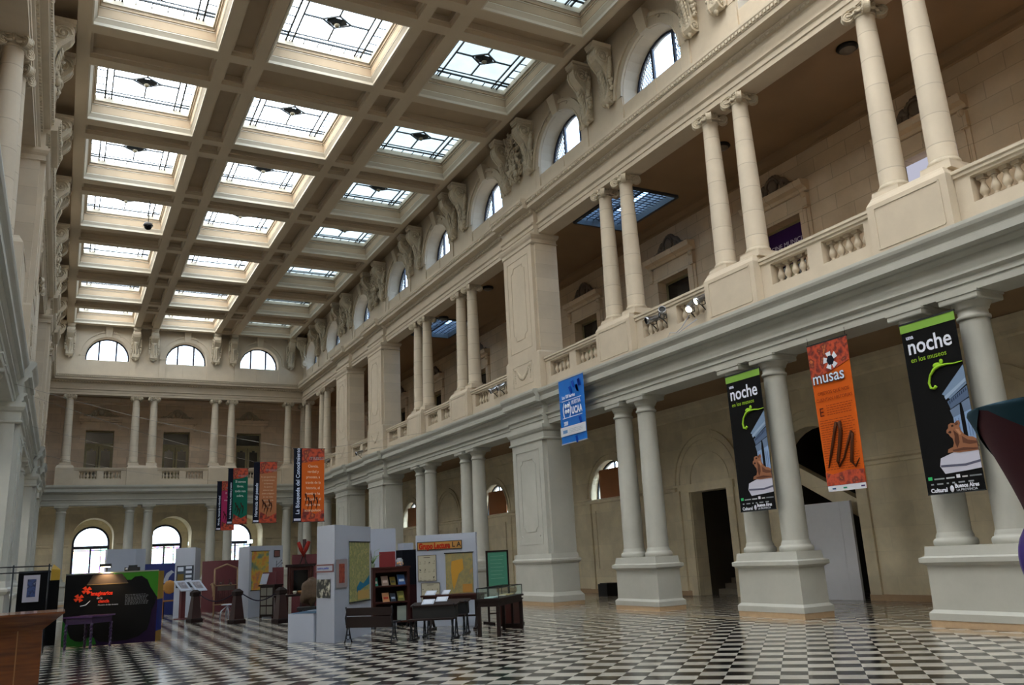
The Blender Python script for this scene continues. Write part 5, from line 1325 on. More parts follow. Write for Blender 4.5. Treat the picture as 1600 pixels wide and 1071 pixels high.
# ---------------------------------------------------------------- old school desks with cast iron ends
iron = simple('cast iron black', srgb(16,20,26), .45, metal=.3, var=0)
def iron_leg(m, x, y0, y1, z):
    """ornate leg pair in the y-z plane at x"""
    c = (y0+y1)/2
    m.tube([(x,c-.05,z),(x,c-.04,z*.7),(x,c-.06,z*.45),(x,y0+.04,z*.15),(x,y0,0)], [.018,.014,.018,.014,.018], 6)
    m.tube([(x,c+.05,z),(x,c+.04,z*.7),(x,c+.06,z*.45),(x,y1-.04,z*.15),(x,y1,0)], [.018,.014,.018,.014,.018], 6)
    m.tube([(x,c+.05*cos(i*.6),z*.55+.07*sin(i*.6)) for i in range(12)], .01, 5); m.tube([(x,c+.07*cos(i*.6),z*.28+.05*sin(i*.6)) for i in range(12)], .01, 5)
def bench(loc, rz, label):
    t = thing('school_bench', label, 'bench', loc, rz)
    w = .55
    m = MB(); m.box(-w,w,-.02,.01,.30,.52); m.box(-w,w,-.015,.015,.54,.70); obj('backrest', m, dkw, t)
    m = MB(); m.box(-w,w,.02,.34,.38,.41); obj('seat', m, dkw, t)
    for x in (-w, w):
        m = MB(); iron_leg(m, x, -.08, .22, .38); m.tube([(x,0,.36),(x,-.03,.5),(x,.02,.62),(x,-.02,.72)], .018, 6); m.tube([(x,0,.38),(x,.36,.4)], .016, 6); obj('iron_leg', m, iron, t)
    return t
bench((5.86,17.88,0), math.atan2(17.49-18.3, 6.21-5.49), 'dark wooden school bench with iron legs seen from behind, before the folded white partition')
def sdesk(loc, rz, label, fold=True):
    t = thing('school_desk', label, 'desk', loc, rz)
    m = MB(); m.xf = lambda x,y,z: (x, y, z + .12*y); m.box(-.5,.5,-.2,.2,.68,.71); obj('desktop', m, dkw, t)
    m = MB(); m.box(-.46,.46,-.16,.16,.42,.66); obj('box', m, M['black'], t)
    m = MB(); m.box(-.48,.48,-.52,-.26,.40,.43); obj('seat', m, dkw, t)
    for x in (-.44,.44):
        m = MB(); iron_leg(m, x, -.16, .18, .52); iron_leg(m, x, -.5, -.26, .4); m.bar((x,-.55,.015),(x,.3,.015),.03); m.tube([(x,-.2,.7),(x,-.12,.6),(x,-.05,.5)], .02, 6); obj('iron_leg', m, iron, t)
    return t
dr = math.atan2(16.6-17.21, 7.7-6.84)
d1 = sdesk((7.15,17.35,0), dr, 'black iron legged school desk with a white card, nearest the glass case')
d2 = sdesk((7.75,18.1,0), dr, 'second iron legged school desk with a white card, just behind the first')
bpy.context.view_layer.update()
def paper(o, x, y, z, lb, w_=.13, rot=0):
    p = o.matrix_world @ Vector((x, y, z)); t = thing('caption_card', lb, 'card', p, o.rotation_euler.z+rot, 'white caption cards')
    m = MB(); m.xf = lambda a,b,c: (a, b, c + .45*b); m.box(-w_,w_,-.1,.1,.0,.006); obj('card', m, M['white'], t)
    m = MB(); m.xf = lambda a,b,c: (a, b, c + .45*b); m.box(-w_*.7,w_*.7,-.07,.07,.0065,.007); obj('writing', m, ink((190,196,205)), t)
paper(d1, -.15, .0, .745, 'white card propped on the nearest school desk'); paper(d2, -.12, .0, .745, 'white card propped on the second school desk')
# trestle table behind with cards
t = thing('trestle_table', 'long dark red trestle table below the brown wall map', 'table', (8.35,19.1,0), math.atan2(18.55-19.5, 9.0-7.8))
m = MB(); m.box(-.75,.75,-.25,.25,.76,.8); obj('tabletop', m, mahog, t); m = MB(); m.box(-.7,.7,-.2,.2,.66,.76); obj('apron', m, mahog, t)
for x in (-.55,.55):
    m = MB(); m.bar((x,-.22,0),(x,0,.3),.05); m.bar((x,.22,0),(x,0,.3),.05); m.bar((x,0,.28),(x,0,.68),.08); m.box(x-.04,x+.04,-.27,.27,0,.05); obj('trestle_leg', m, dkw, t)
m = MB(); m.bar((-.55,0,.3),(.55,0,.3),.04); obj('stretcher', m, dkw, t)
bpy.context.view_layer.update(); paper(t, -.55, -.05, .845, 'white card at the left end of the dark red trestle table'); paper(t, -.2, .05, .845, 'small white card near the middle of the dark red trestle table', .09)
# glass display case
P = [(7.87,16.78),(8.15,16.35),(9.4,17.64),(9.12,18.07)]
t = thing('display_case', 'long wooden table with a low glass case on top, rightmost exhibit before the large pier', 'display case', (8.63,17.2,0), math.atan2(17.64-16.35, 9.4-8.15))
L = .92; hw = .27
m = MB(); m.box(-L,L,-hw,hw,.72,.76); m.box(-L+.04,L-.04,-hw+.04,hw-.04,.6,.72); obj('tabletop', m, dkw, t)
for x in (-L+.06, L-.06):
    for y in (-hw+.06, hw-.06): m = MB(); m.box(x-.035,x+.035,y-.035,y+.035,0,.6); obj('leg', m, dkw, t)
    if x > 0: m = MB(); m.poly([(x-.02,.02),(x+.02,.02),(x+.02,.12),(x-.02,.12)], -hw+.06, hw-.06); obj('stretcher', m, dkw, t); m = MB(); m.bar((x,0,.1),(x,0,.6),.05); obj('centre_post', m, dkw, t)
m = MB()
for x in (-L+.03, L-.03):
    for y in (-hw+.03, hw-.03): m.bar((x,y,.76),(x,y,.97),.014)
for y in (-hw+.03, hw-.03): m.bar((-L+.03,y,.97),(L-.03,y,.97),.014)
for x in (-L+.03, L-.03, -.3): m.bar((x,-hw+.03,.97),(x,hw-.03,.97),.014)
obj('metal_edges', m, iron, t)
m = MB(); a, b = L-.03, hw-.03
m.add([(-a,-b,.76),(a,-b,.76),(a,b,.76),(-a,b,.76),(-a,-b,.97),(a,-b,.97),(a,b,.97),(-a,b,.97)], [(0,1,5,4),(1,2,6,5),(2,3,7,6),(3,0,4,7),(4,5,6,7)])
obj('glass_box', m, glassy('display case glass', (.86,.93,.9,1), .93, dcol=(.5,.6,.58,1)), t)
bpy.context.view_layer.update()
for x, y, rgb, a, lb in ((-.62,0,(205,225,228),.2,'open pale book inside the glass case, near its left end'),(.1,.02,(200,195,180),.08,'small white note inside the glass case'),(.5,0,(196,176,130),.2,'open yellowed book inside the glass case, near its right end')):
    p = t.matrix_world @ Vector((x, y, .765)); q = thing('open_book', lb, 'book', p, t.rotation_euler.z)
    for s in (-1, 1):
        m = MB(); m.extr([(-.1,0),(.1,0),(.1,.02),(-.1,.02)], *(sorted((0, s*a)))); obj('page_block', m, ink(rgb), q)
# green chalkboard
t = thing('chalkboard', 'green chalkboard in a dark frame on a stand, behind the glass case', 'chalkboard', (9.76,19.54,0))
m = MB(); m.box(-.27,.27,-.01,.01,.9,1.72); obj('writing_surface', m, simple('chalk green', srgb(62,128,104), .6, var=.12, scale=4), t)
m = MB(); m.box(-.31,-.27,-.02,.02,.86,1.76); m.box(.27,.31,-.02,.02,.86,1.76); m.box(-.27,.27,-.02,.02,.86,.9); m.box(-.27,.27,-.02,.02,1.72,1.76); obj('frame', m, dkw, t)
m = MB()
for i in range(7):
    z = 1.62-.09*i; m.box(-.2,.18-.03*(i%3),-.013,-.01,z,z+.006)
obj('chalk_writing', m, ink((140,180,160)), t)
for x in (-.29,.29): m = MB(); m.bar((x,0,.06),(x,0,.88),.04); m.poly([(x-.02,0),(x+.02,0),(x+.02,.06),(x-.02,.06)], -.3, .3); obj('leg', m, dkw, t)
m = MB(); m.bar((-.29,0,.25),(.29,0,.25),.03); obj('stretcher', m, dkw, t)
t = thing('wooden_chest', 'upright dark red wooden chest under the green chalkboard', 'chest', (9.75,18.9,0), .6)
m = MB(); m.box(-.28,.28,-.18,.18,.04,.58); obj('body', m, mahog, t); m = MB(); m.box(-.3,.3,-.2,.2,.58,.61); obj('lid', m, dkw, t); m = MB(); m.box(-.3,.3,-.2,.2,0,.04); obj('foot', m, dkw, t)
# black box on the floor beyond the column
m = MB(); m.box(17.9,18.5,26.9,27.5,0,.42); m.box(17.95,18.45,26.95,27.45,.42,.45); tag(obj('equipment_case', m, M['black']), 'black equipment box on the floor behind the column pair beside the blue banner', 'box')
# ---------------------------------------------------------------- stanchion posts with rope
def post(loc, label):
    t = thing('rope_post', label, 'post', loc, .3, 'wooden rope posts')
    m = MB(); m.sqstack(0,0,[(.2,.2,0),(.2,.2,.1),(.18,.18,.13)]); obj('base', m, dkw, t)
    m = MB(); m.sqstack(0,0,[(.165,.165,.13),(.095,.095,.82)]); obj('shaft', m, simple('dark red stained post', srgb(44,20,17), .5, var=.2, scale=5), t)
    m = MB(); m.sqstack(0,0,[(.095,.095,.82),(.13,.13,.85),(.13,.13,.95),(.09,.09,.99),(.05,.05,1.03)]); obj('cap', m, dkw, t)
    return t
S_ = [(4.05,30.5),(4.97,28.1),(6.0,26.7)]
for (x, y), lb in zip(S_, ('left, below the slanted lecterns','middle, before the bamboo frame','right, before the dark mirror desk')): post((x,y,0), 'tapered dark wooden rope post, ' + lb)
def rope(a, b, label, sag=.22):
    m = MB(); a = Vector((*a,.88)); b = Vector((*b,.88)); m.tube([tuple(a.lerp(b,i/12)-Vector((0,0,sag*sin(pi*i/12)))) for i in range(13)], .018, 6); tag(obj('barrier_rope', m, ink((30,24,40))), label, 'rope')
rope((4.16,30.42),(4.87,28.22),'dark rope between the left and middle posts'); rope((5.1,28.0),(5.88,26.78),'dark rope between the middle and right posts')
# lecterns
def lectern(loc, rz, label):
    t = thing('lectern', label, 'lectern', loc, rz, 'slanted information lecterns')
    m = MB(); m.box(-.09,.09,-.06,.06,.03,1.05); obj('post', m, mar, t); m = MB(); m.box(-.2,.2,-.18,.18,0,.03); obj('foot', m, mar, t)
    sl = lambda a,b,c: (a, b, c + .85*b)
    m = MB(); m.xf = sl; m.box(-.24,.24,-.2,.2,1.12,1.15); obj('slanted_board', m, M['white'], t)
    m = MB(); m.xf = sl; m.box(-.16,.16,-.13,.14,1.151,1.154); obj('picture', m, mottle('grey photo', [(90,86,92),(120,116,120),(150,146,150)], 9), t)
    return t
lectern((3.98,33.2,0), .55, 'white slanted lectern on a maroon post, left of the two'); lectern((4.35,32.2,0), .55, 'white slanted lectern on a maroon post, right of the two behind the rope post')
# bamboo frame (loom)
bam = simple('bamboo', srgb(140,112,80), .5, var=.2, scale=20)
t = thing('bamboo_loom', 'bamboo frame with a pointed top before the maroon partition', 'loom', (5.44,33.0,0))
for x in (-.42,.38): m = MB(); m.tube([(x,0,0),(x,0,1.66)], .03, 7); obj('upright', m, bam, t)
m = MB(); m.tube([(-.42,0,1.66),(0,0,1.82),(.38,0,1.66)], .03, 7); obj('pointed_top', m, bam, t)
m = MB(); m.tube([(-.42,-.02,.42),(.42,-.02,.42)], .02, 6); m.tube([(-.42,-.02,1.08),(.42,-.02,1.08)], .02, 6); obj('crossbar', m, bam, t)
m = MB()
for i in range(22):
    x = -.36+.033*i; m.tube([(x,.02,.44),(x,.02,1.05+.25*sin(i))], .01, 4)
obj('threads', m, ink((60,40,36)), t)
m = MB(); m.box(-.3,.3,-.01,.03,.9,1.1); m.ball((.15,-.02,1.12), .05); m.ball((-.2,-.02,1.16), .04); obj('woven_cloth', m, ink((90,80,74)), t)
m = MB(); m.tube([(-.56,-.05,1.12),(-.48,-.05,1.17),(-.38,-.05,1.1)], .03, 6); m.tube([(-.5,-.05,1.14),(-.46,-.08,.85),(-.48,-.05,.7)], [.04,.03,.01], 6); obj('skein', m, bam, t)
t = thing('bentwood_stool', 'pale bent wood stool with arched legs under the bamboo frame', 'stool', (5.25,31.5,0))
m = MB(); m.ball((0,0,.45), .22, sz=.12, seg=12); obj('seat', m, M['white'], t)
for a in (0, pi/2): m = MB(); m.tube([(-.24*cos(a),-.24*sin(a),0),(-.2*cos(a),-.2*sin(a),.25),(0,0,.42),(.2*cos(a),.2*sin(a),.25),(.24*cos(a),.24*sin(a),0)], .02, 6); obj('arched_leg', m, M['white'], t)
# yellow chair and brown box seen beyond the booth
t = thing('round_back_chair', 'yellow round backed chair beyond the dark booth', 'chair', (3.85,36.0,0))
m = MB(); m.ball((0,.2,1.08), .24, sy=.15, sz=1.1, seg=14); obj('backrest', m, simple('yellow wood', srgb(170,120,50), .5, var=.1), t)
m = MB(); m.box(-.25,.25,-.2,.22,.55,.6); obj('seat', m, simple('tan seat', srgb(150,104,60), .6, var=.1), t)
for x in (-.22,.22):
    for y in (-.17,.19): m = MB(); m.bar((x,y,0),(x,y,.56),.04); obj('leg', m, dkw, t)
m = MB(); m.box(3.25,3.55,35.2,35.6,0,1.0); m.box(3.22,3.58,35.17,35.63,.96,1.0); tag(obj('wooden_box', m, simple('tan box', srgb(150,98,52), .6, var=.1)), 'tan upright box beside the yellow round backed chair', 'box')
# lattice cabinet with tilted sign
t = thing('lattice_cabinet', 'dark cabinet with pale glazed lattice front below a tilted white sign', 'cabinet', (6.22,29.75,0), -.9)
m = MB(); m.box(-.3,.3,.0,.4,.05,1.02); obj('body', m, dkw, t); m = MB(); m.box(-.34,.34,-.04,.42,1.02,1.07); obj('top', m, dkw, t)
for i in range(3):
    for j in range(2): m = MB(); x = -.25+.26*j; m.box(x,x+.22,-.012,.0,.12+.3*i,.37+.3*i); obj('glazed_panel', m, ink((110,108,100)), t)
for x in (-.28,.28): m = MB(); m.box(x-.03,x+.03,0,.06,0,.05); obj('foot', m, dkw, t)
t = thing('tilted_sign', 'white tilted sign on a maroon block on top of the lattice cabinet', 'sign', (6.2,29.8,1.07), -.3)
m = MB(); m.box(-.12,.3,.0,.15,0,.4); obj('block', m, mar, t); m = MB(); m.xf = lambda a,b,c: (a-.1+.25*c, b, c); m.box(-.12,.1,-.05,-.02,.02,.36); obj('sheet', m, M['white'], t)
# dark desk with mirror back
t = thing('mirror_desk', 'dark carved desk with a tall mirror cabinet behind the right rope post', 'desk', (6.85,27.3,0), -.12)
m = MB(); m.box(-.95,.35,-.25,.25,.72,.78); obj('desktop', m, dkw, t)
for x0, x1 in ((-.9,-.5),(-.1,.3)): m = MB(); m.box(x0,x1,-.2,.22,.05,.72); obj('drawer_pedestal', m, mahog, t); m = MB(); m.box(x0-.03,x1+.03,-.23,.25,0,.05); obj('foot', m, dkw, t)
m = MB(); m.box(-.5,.3,.12,.24,.78,1.6); obj('cabinet_back', m, mahog, t); m = MB(); m.box(-.56,.36,.06,.28,1.6,1.68); obj('cornice', m, dkw, t)
m = MB(); m.box(-.32,.12,.1,.12,.85,1.5); obj('mirror', m, simple('dim mirror', srgb(40,40,40), .08, metal=.8, var=0), t)
for x in (-.42,.22): m = MB(); m.lathe([(.05,.78),(.035,.9),(.05,1.2),(.035,1.5),(.05,1.6)], x, .08, 10); obj('turned_post', m, mahog, t)
bpy.context.view_layer.update()
for x, rgb, r_, lb in ((-.3,(190,185,170),.06,'pale cup, left of three small things on the mirror desk'),(-.1,(150,110,70),.12,'brown basket in the middle of the mirror desk'),(.2,(160,150,120),.07,'pale bowl at the right end of the mirror desk')):
    p = t.matrix_world @ Vector((x,-.08,.79)); o = thing('small_vessel', lb, 'bowl', p); m = MB(); m.lathe([(r_*.6,0),(r_,.05),(r_*.95,.09),(r_*.8,.09),(r_*.75,.04)], seg=14); obj('bowl', m, ink(rgb), o)
# brown boulder-like lump on a dark stand
t = thing('dark_stand', 'low dark stand carrying the brown boulder', 'stand', (6.5,24.6,0), -.3)
m = MB(); m.box(-.5,.5,-.3,.3,.42,.5); obj('slab', m, M['black'], t)
for x in (-.4,.4): m = MB(); m.box(x-.05,x+.05,-.25,.25,0,.42); obj('leg', m, M['black'], t)
def lump():
    m = MB(); r = random.Random(11); vs = []; fs = []; R_, S2 = 14, 22
    for i in range(R_+1):
        for j in range(S2):
            th = pi*i/R_; ph = 2*pi*j/S2; rr_ = .34*(1+.12*sin(3*ph+th*2)+.1*sin(5*th+ph)+.05*sin(9*ph)*sin(6*th))
            vs.append((rr_*.85*sin(th)*cos(ph), rr_*.7*sin(th)*sin(ph), rr_*1.0*cos(th)))
    for i in range(R_):
        for j in range(S2): k = (j+1)%S2; fs.append((i*S2+j,i*S2+k,(i+1)*S2+k,(i+1)*S2+j))
    m.add(vs, fs, True); return m
o = obj('boulder', lump(), simple('rough brown stone', srgb(84,68,52), .95, var=.35, scale=12, bump=1, bscale=14)); o.location = (6.35,24.6,.9); tag(o, 'rough brown boulder on a dark stand left of the folded partition', 'boulder')
# oars leaning behind
for i, (x0, z0, x1, z1, lb) in enumerate(((7.4,1.6,7.08,2.4,'left'),(7.1,1.6,7.42,2.42,'right, crossing'),(7.35,1.55,7.3,2.5,'middle, darkest'))):
    t = thing('painted_oar', 'red bladed oar standing behind the mirror desk, %s' % lb, 'oar', (x0-(x1-x0)*1.9, 28.95+.12*i, 0))
    dx = (x1-x0)/(z1-z0); m = MB(); m.tube([(0,0,0),(dx*z1*.98,0,z1)], .02, 6); obj('shaft', m, dkw, t)
    m = MB(); m.tube([(dx*(z1-.5),0,z1-.5),(dx*(z1-.25),0,z1-.25),(dx*z1,0,z1)], [.02,.07,.06], 8); obj('blade', m, ink((130,34,24) if i < 2 else (60,40,40)), t)
m = MB(); m.tube([(6.9,21.0,0),(6.9,21.0,1.2),(6.93,21.0,1.8),(6.87,21.0,2.3)], [.012,.02,.03,.008], 6); tag(obj('feathered_stick', m, ink((60,34,34))), 'thin dark stick rising at the right edge of the folded white partition', 'stick')
# ---------------------------------------------------------------- dark painted booth
def boothside(): pass
bl = Vector((.17,24.07)); br_ = Vector((2.22,23.42)); bw = (br_-bl).length; ba = math.atan2(br_.y-bl.y, br_.x-bl.x)
t = thing('exhibit_booth', 'large black painted booth with purple and green blobs and an orange flower logo', 'booth', (bl.x, bl.y, 0), ba)
m = MB(); m.box(0,bw,0,.55,0,1.68); obj('body', m, ink((30,14,42)), t)
K = [(0,.72),(.08,.5),(.2,.2),(.32,.12),(.45,.1),(.62,.2),(.74,.18),(.86,.08),(1.1,.06),(1.5,.08),(1.75,.15),(1.95,.3),(2.0,.5),(2.03,.75),(2.1,.9),(2.12,1.0),(2.1,1.12),(1.98,1.3),(1.9,1.48),(1.76,1.58),(1.6,1.57),(1.52,1.5),(1.42,1.5),(1.36,1.58),(1.24,1.62),(1.1,1.655),(0,1.66)]
flat(t, 'black_blob', [(min(x,bw-.01),z) for x, z in K], (5,5,6), 0, -.01)
flat(t, 'green_patch', [(1.1,1.655),(1.24,1.62),(1.36,1.58),(1.42,1.5),(1.52,1.5),(1.6,1.57),(1.76,1.58),(1.9,1.48),(1.98,1.3),(2.1,1.12),(bw,1.05),(bw,1.68),(1.1,1.68)], (48,108,28), 0, -.008)
flat(t, 'green_patch', [(0,0),(.62,0),(.8,.03),(.74,.18),(.62,.2),(.45,.1),(.32,.12),(.2,.2),(.08,.5),(0,.62)], (28,80,28), 0, -.007)
flat(t, 'painted_lamp_glow', [(.5,1.43),(1.45,1.43),(1.3,1.655),(.62,1.655)], (62,52,44), -.01, -.0115)  # warm lamp glow painted as a brownish patch on the booth front
m = MB(); m.box(.5,1.45,-.014,-.01,1.42,1.435); obj('ledge_line', m, ink((110,90,60)), t)
m = MB()
for cx, cz in ((.33,1.12),(.5,1.3)):
    for a in range(4):
        q = a*pi/2+.6; m.poly([(cx+.02*cos(q-1),cz+.02*sin(q-1)),(cx+.12*cos(q-.45),cz+.1*sin(q-.45)),(cx+.12*cos(q+.45),cz+.1*sin(q+.45)),(cx+.02*cos(q+1),cz+.02*sin(q+1))], -.01, -.016)
obj('flower_logo', m, ink((205,60,30)), t)
m = MB(); m.tube([(.38,-.014,.93),(.5,-.014,.95),(.6,-.014,1.05)], [.012,.014,.004], 5); obj('logo_swash', m, ink((180,180,190)), t)
letter(t, 'Imaginarios', .13, (205,52,30), .6, 1.17, y=-.014, bold=.004, wx=.85); letter(t, 'de la', .07, (200,200,205), .74, 1.08, y=-.014); letter(t, 'ciencia', .11, (205,52,30), .78, .99, y=-.014, bold=.004, wx=.85); letter(t, 'Muestra de los museos', .05, (170,170,175), .78, .92, y=-.014)
obj('wall_text', lines_mb(1.4,1.95,.9,1.16,8,.014,-.012,8), ink((96,98,102)), t)
sd = MB(); sd.box(bw,bw+.012,.0,.55,1.0,1.68); obj('yellow_side', sd, ink((140,112,44)), t); sd = MB(); sd.box(bw,bw+.012,.0,.55,.25,1.0); obj('blue_side', sd, ink((24,36,100)), t); sd = MB(); sd.box(bw,bw+.011,.0,.55,.0,.25); obj('ochre_side', sd, ink((128,98,44)), t)
m = MB(); m.box(0,bw,-.02,.02,1.68,1.71); obj('top_rail', m, ink((120,126,110)), t)
bpy.context.view_layer.update()
def bp(x, y, z): return t.matrix_world @ Vector((x, y, z))
lp = bp(.93,-.12,1.82)
q = thing('booth_lamp', 'small black picture lamp lighting the top of the dark booth', 'lamp', lp, ba)
m = MB(); m.tube([(0,.12,-.12),(0,.1,.06),(0,0,.07)], .014, 6); obj('arm', m, M['black'], q); m = MB(); m.box(-.12,.12,-.05,.05,.02,.09); obj('shade', m, M['black'], q)
m = MB(); m.box(-.1,.1,-.04,.04,.005,.02); obj('bulb', m, emit('warm bulb', (1,.72,.4,1), 30), q)
ld = bpy.data.lights.new('booth_spot', 'SPOT'); lo = bpy.data.objects.new('booth_spot', ld); COL.objects.link(lo); lo.location = lp + Vector((0,-.02,-.01)); lo.rotation_euler = (radians(18),0,ba); ld.energy = 60; ld.color = (1,.72,.42); ld.spot_size = radians(110); ld.spot_blend = .6; ld.shadow_soft_size = .05
pp = bp(1.5,.1,1.71); q = thing('projector', 'small black projector lying on top of the booth', 'projector', pp, ba)
m = MB(); m.box(-.16,.16,-.1,.1,0,.09); obj('body', m, M['black'], q); m = MB(); m.tube([(-.1,-.1,.05),(-.1,-.14,.05)], .035, 10); obj('lens', m, chrome, q); m = MB(); m.box(-.08,.1,-.06,.06,.09,.14); obj('lid', m, ink((40,42,44)), q)
# purple table with twisted legs
pur = simple('purple paint', srgb(46,26,62), .35, var=.08)
t = thing('purple_table', 'purple table with twisted legs in front of the dark booth', 'table', (.72,23.08,0), math.atan2(.48,.42)*0+.0)
C4 = [(-.52,-.1),(.05,-.36),(.52,.12),(-.06,.36)]
m = MB(); m.add([(x*1.08,y*1.08,z) for z in (.70,.735) for x, y in C4], [(0,1,2,3),(4,5,6,7),(0,1,5,4),(1,2,6,5),(2,3,7,6),(3,0,4,7)]); obj('tabletop', m, simple('pinkish table top', srgb(70,46,80), .25, var=.05), t)
m = MB(); m.add([(x*.95,y*.95,z) for z in (.56,.70) for x, y in C4], [(0,1,5,4),(1,2,6,5),(2,3,7,6),(3,0,4,7)]); obj('apron', m, pur, t)
for x, y in C4:
    m = MB(); x *= .92; y *= .92
    pts = [(x+.008*cos(i*1.3), y+.008*sin(i*1.3), .56*i/30) for i in range(31)]; m.tube(pts, [.03 if i < 3 or i > 27 else .022+.012*abs(sin(i*.9)) for i in range(31)], 8); obj('leg', m, pur, t)
# ---------------------------------------------------------------- black panel with picture, railing, yellow box
t = thing('picture_panel', 'black panel showing a blue picture in a pale mount beside the railing', 'panel', (-.52,25.0,0), .0)
m = MB(); m.box(-.36,.34,-.03,.03,.0,1.83); obj('panel', m, ink((6,6,7)), t)
m = MB(); m.box(-.24,.12,-.045,-.03,1.08,1.73); obj('mount', m, ink((190,186,198)), t); m = MB(); m.box(-.15,.04,-.05,-.045,1.2,1.63); obj('print', m, mottle('blue picture', [(40,50,96),(60,80,130),(30,36,70),(120,130,160)], 8), t)
t = thing('metal_railing', 'thin black metal railing at the far left behind the picture panel', 'railing', (-.7,22.9,0))
for z in (1.92,1.79): m = MB(); m.tube([(-.62,0,z),(.55,0,z-.01)], .016, 6); obj('rail', m, iron, t)
for x in (-.22,.5): m = MB(); m.tube([(x,0,0),(x,0,1.96)], .018, 6); obj('post', m, iron, t)
t = thing('painted_screen', 'narrow black screen with a yellow top between the picture panel and the dark booth', 'screen', (-.1,25.3,0))
m = MB(); m.box(-.12,.14,-.05,.05,0,1.58); obj('body', m, ink((5,5,6)), t)
m = MB(); m.add([(-.07,-.05,1.58),(.14,-.05,1.58),(.14,.05,1.58),(-.07,.05,1.58),(-.07,-.05,1.86),(.14,-.05,1.84),(.14,.05,1.84),(-.07,.05,1.86),(-.02,0,1.98)], [(0,1,5,4),(1,2,6,5),(2,3,7,6),(3,0,4,7),(0,3,2,1),(4,5,8),(5,6,8),(6,7,8),(7,4,8)]); obj('yellow_top', m, simple('yellow paint', srgb(176,140,34), .5, var=.05), t)
# ---------------------------------------------------------------- orange wood reception desk
def wood_orange():
    m, nt, out = new_mat('varnished orange plywood'); b = nd(nt, 'ShaderNodeBsdfPrincipled'); b.inputs['Roughness'].default_value = .25; b.inputs['Coat Weight'].default_value = .4
    g = nd(nt, 'ShaderNodeNewGeometry'); mp = nd(nt, 'ShaderNodeMapping'); mp.inputs['Scale'].default_value = (1,1,9); wv = nd(nt, 'ShaderNodeTexNoise'); wv.inputs['Scale'].default_value = 2.5; wv.inputs['Detail'].default_value = 5
    nt.links.new(g.outputs['Position'], mp.inputs[0]); nt.links.new(mp.outputs[0], wv.inputs[0]); r = nd(nt, 'ShaderNodeValToRGB'); nt.links.new(wv.outputs[0], r.inputs[0])
    r.color_ramp.elements[0].color = srgb(84,42,18); r.color_ramp.elements[0].position = .3; r.color_ramp.elements[1].color = srgb(122,66,28); r.color_ramp.elements[1].position = .7
    nt.links.new(r.outputs[0], b.inputs['Base Color']); nt.links.new(b.outputs[0], out.inputs[0]); return m
wo = wood_orange()
t = thing('reception_desk', 'orange varnished wooden reception desk cut by the lower left corner', 'desk', (-.14,14.1,0), 0)
m = MB(); m.box(-1.25,0,0,.7,0,.93); obj('body', m, wo, t)
m = MB(); m.add([(-1.25,0,.93),(0,0,.93),(0,.7,.93),(-1.25,.7,.93),(-1.25,-.22,1.14),(.25,-.22,1.14),(.25,.92,1.14),(-1.25,.92,1.14)], [(0,1,5,4),(1,2,6,5),(2,3,7,6),(3,0,4,7)]); obj('flared_crown', m, wo, t)
m = MB(); m.box(-1.25,.26,-.23,.93,1.14,1.165); obj('top', m, wo, t)
m = MB(); m.box(-.31,-.295,-.004,.0,.0,.93); obj('joint', m, ink((150,104,60)), t)
# ---------------------------------------------------------------- costume on a stand at the right edge
t = thing('dressed_mannequin', 'mannequin in a teal and maroon draped headdress with purple sleeves, cut by the right edge', 'mannequin', (4.275,2.23,0))
teal = simple('teal velvet', srgb(14,62,78), .8, var=.15); mard = simple('dark maroon cloth', srgb(66,12,26), .8, var=.15); prp = simple('purple satin', srgb(74,34,150), .35, var=.2, scale=8)
seg = 48; LA = 2.66        # LA: direction of the corner that points into the hall
def ringed(prof, mat, name, wav=0, n=7):
    m = MB(); vs = []; fs = []
    for i, (r_, z) in enumerate(prof):
        for j in range(seg):
            a = 2*pi*j/seg; rr_ = r_*(1+wav*sin(n*a+i*.4)); vs.append((rr_*cos(a), rr_*sin(a), z))
    for i in range(len(prof)-1):
        for j in range(seg): k = (j+1)%seg; fs.append((i*seg+j,i*seg+k,(i+1)*seg+k,(i+1)*seg+j))
    m.add(vs, fs, True); obj(name, m, mat, t)
HR = lambda z: .31 + .18*max(0, (z-1.6)/.59)**1.25
ringed([(.12,1.58)] + [(HR(1.6+.59*i/8), 1.6+.59*i/8) for i in range(9)], mard, 'maroon_underside', .008, 5)
m = MB(); vs = []; fs = []; rows_ = 9
for i in range(rows_):
    for j in range(seg):
        a = 2*pi*j/seg; dd = abs((a-LA+pi)%(2*pi)-pi); drop = min(.52, .30*dd)
        if i < 3: z = 2.235-.02*i; r_ = .495*i/2+.001
        else: z = 2.195-drop*(i-2)/(rows_-3); r_ = HR(z)+.012+.006*sin(9*a)
        vs.append((r_*cos(a), r_*sin(a), z))
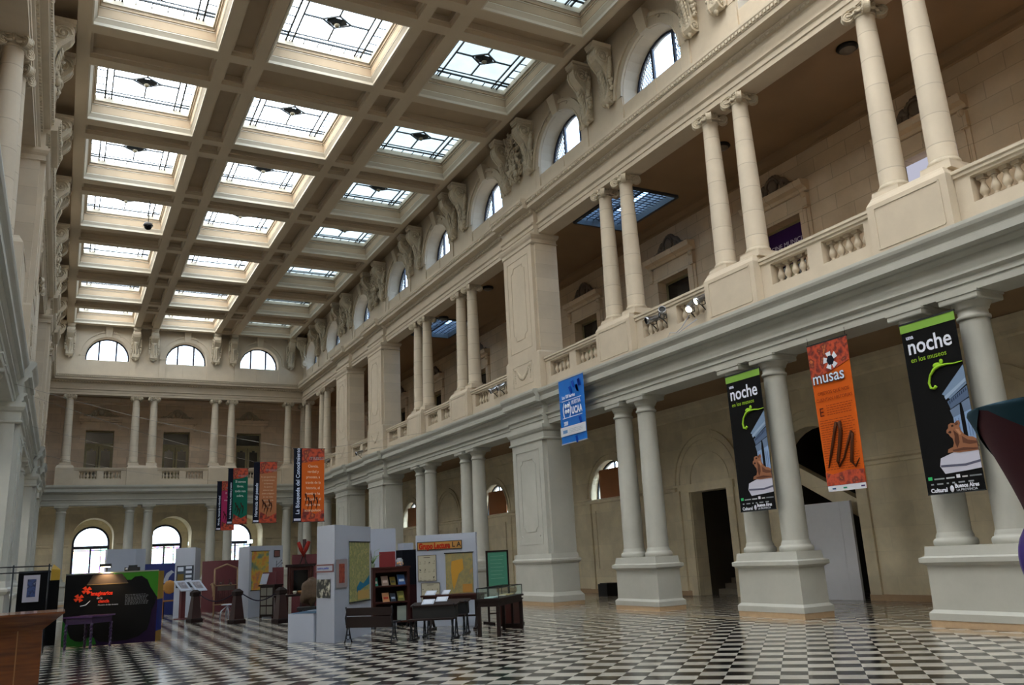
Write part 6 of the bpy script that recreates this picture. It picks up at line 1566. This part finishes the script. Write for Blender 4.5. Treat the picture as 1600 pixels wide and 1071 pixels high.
for i in range(rows_-1):
    for j in range(seg): k = (j+1)%seg; fs.append((i*seg+j,i*seg+k,(i+1)*seg+k,(i+1)*seg+j))
m.add(vs, fs, True); obj('teal_drape', m, teal, t)
ringed([(.09,1.62),(.085,1.5),(.16,1.46),(.24,1.4)], simple('mannequin neck', srgb(60,48,44), .6, var=.1), 'neck')
ringed([(.2,1.46),(.27,1.38),(.26,1.25),(.24,1.12),(.3,.98),(.36,.8),(.40,.5),(.44,.04),(.42,.03)], ink((12,16,20)), 'dark_gown', .02, 9)
for s_ in (0, pi):
    cx, cy = .30*cos(LA+s_), .30*sin(LA+s_); m = MB(); vs = []; fs = []
    for i in range(11):
        f = i/10; R_ = .04+.10*sin(pi*min(1, f*1.02))**.6
        for j in range(20):
            a = 2*pi*j/20; rr_ = R_*(1+.05*sin(6*a)); vs.append((cx*(1-.1*f)+rr_*cos(a), cy*(1-.1*f)+rr_*sin(a), 1.66-.40*f))
    for i in range(10):
        for j in range(20): k = (j+1)%20; fs.append((i*20+j,i*20+k,(i+1)*20+k,(i+1)*20+j))
    m.add(vs, fs, True); obj('purple_sleeve', m, prp, t)
    m = MB(); m.tube([(cx,cy,1.30),(cx*1.05,cy*1.05,1.05),(cx*.9-.05,cy*.9-.12,.85)], [.05,.045,.03], 10); obj('dark_arm', m, ink((12,16,20)), t)
m = MB(); m.lathe([(.28,.0),(.28,.035)], seg=28); obj('stand_base', m, M['black'], t)
m = MB(); m.tube([(.36*cos(LA),.36*sin(LA),1.3),(.35*cos(LA),.35*sin(LA),1.0),(.42*cos(LA),.42*sin(LA),.5)], .008, 5); obj('red_cord', m, ink((130,20,40)), t)
# fluorescent fittings glimpsed in the end arches
for x, lb in ((8.0,'middle arch'),(12.0,'right arch')):
    t = thing('wall_light', 'small bright greenish light glimpsed in the %s of the far end wall' % lb, 'lamp', (x,63.5,3.5))
    m = MB(); m.box(-.2,.2,0,.05,-.12,.14); obj('housing', m, M['white'], t); m = MB(); m.box(-.17,.17,-.02,0,-.1,.12); obj('tube', m, emit('greenish tube', (.8,1,.9,1), 6), t)
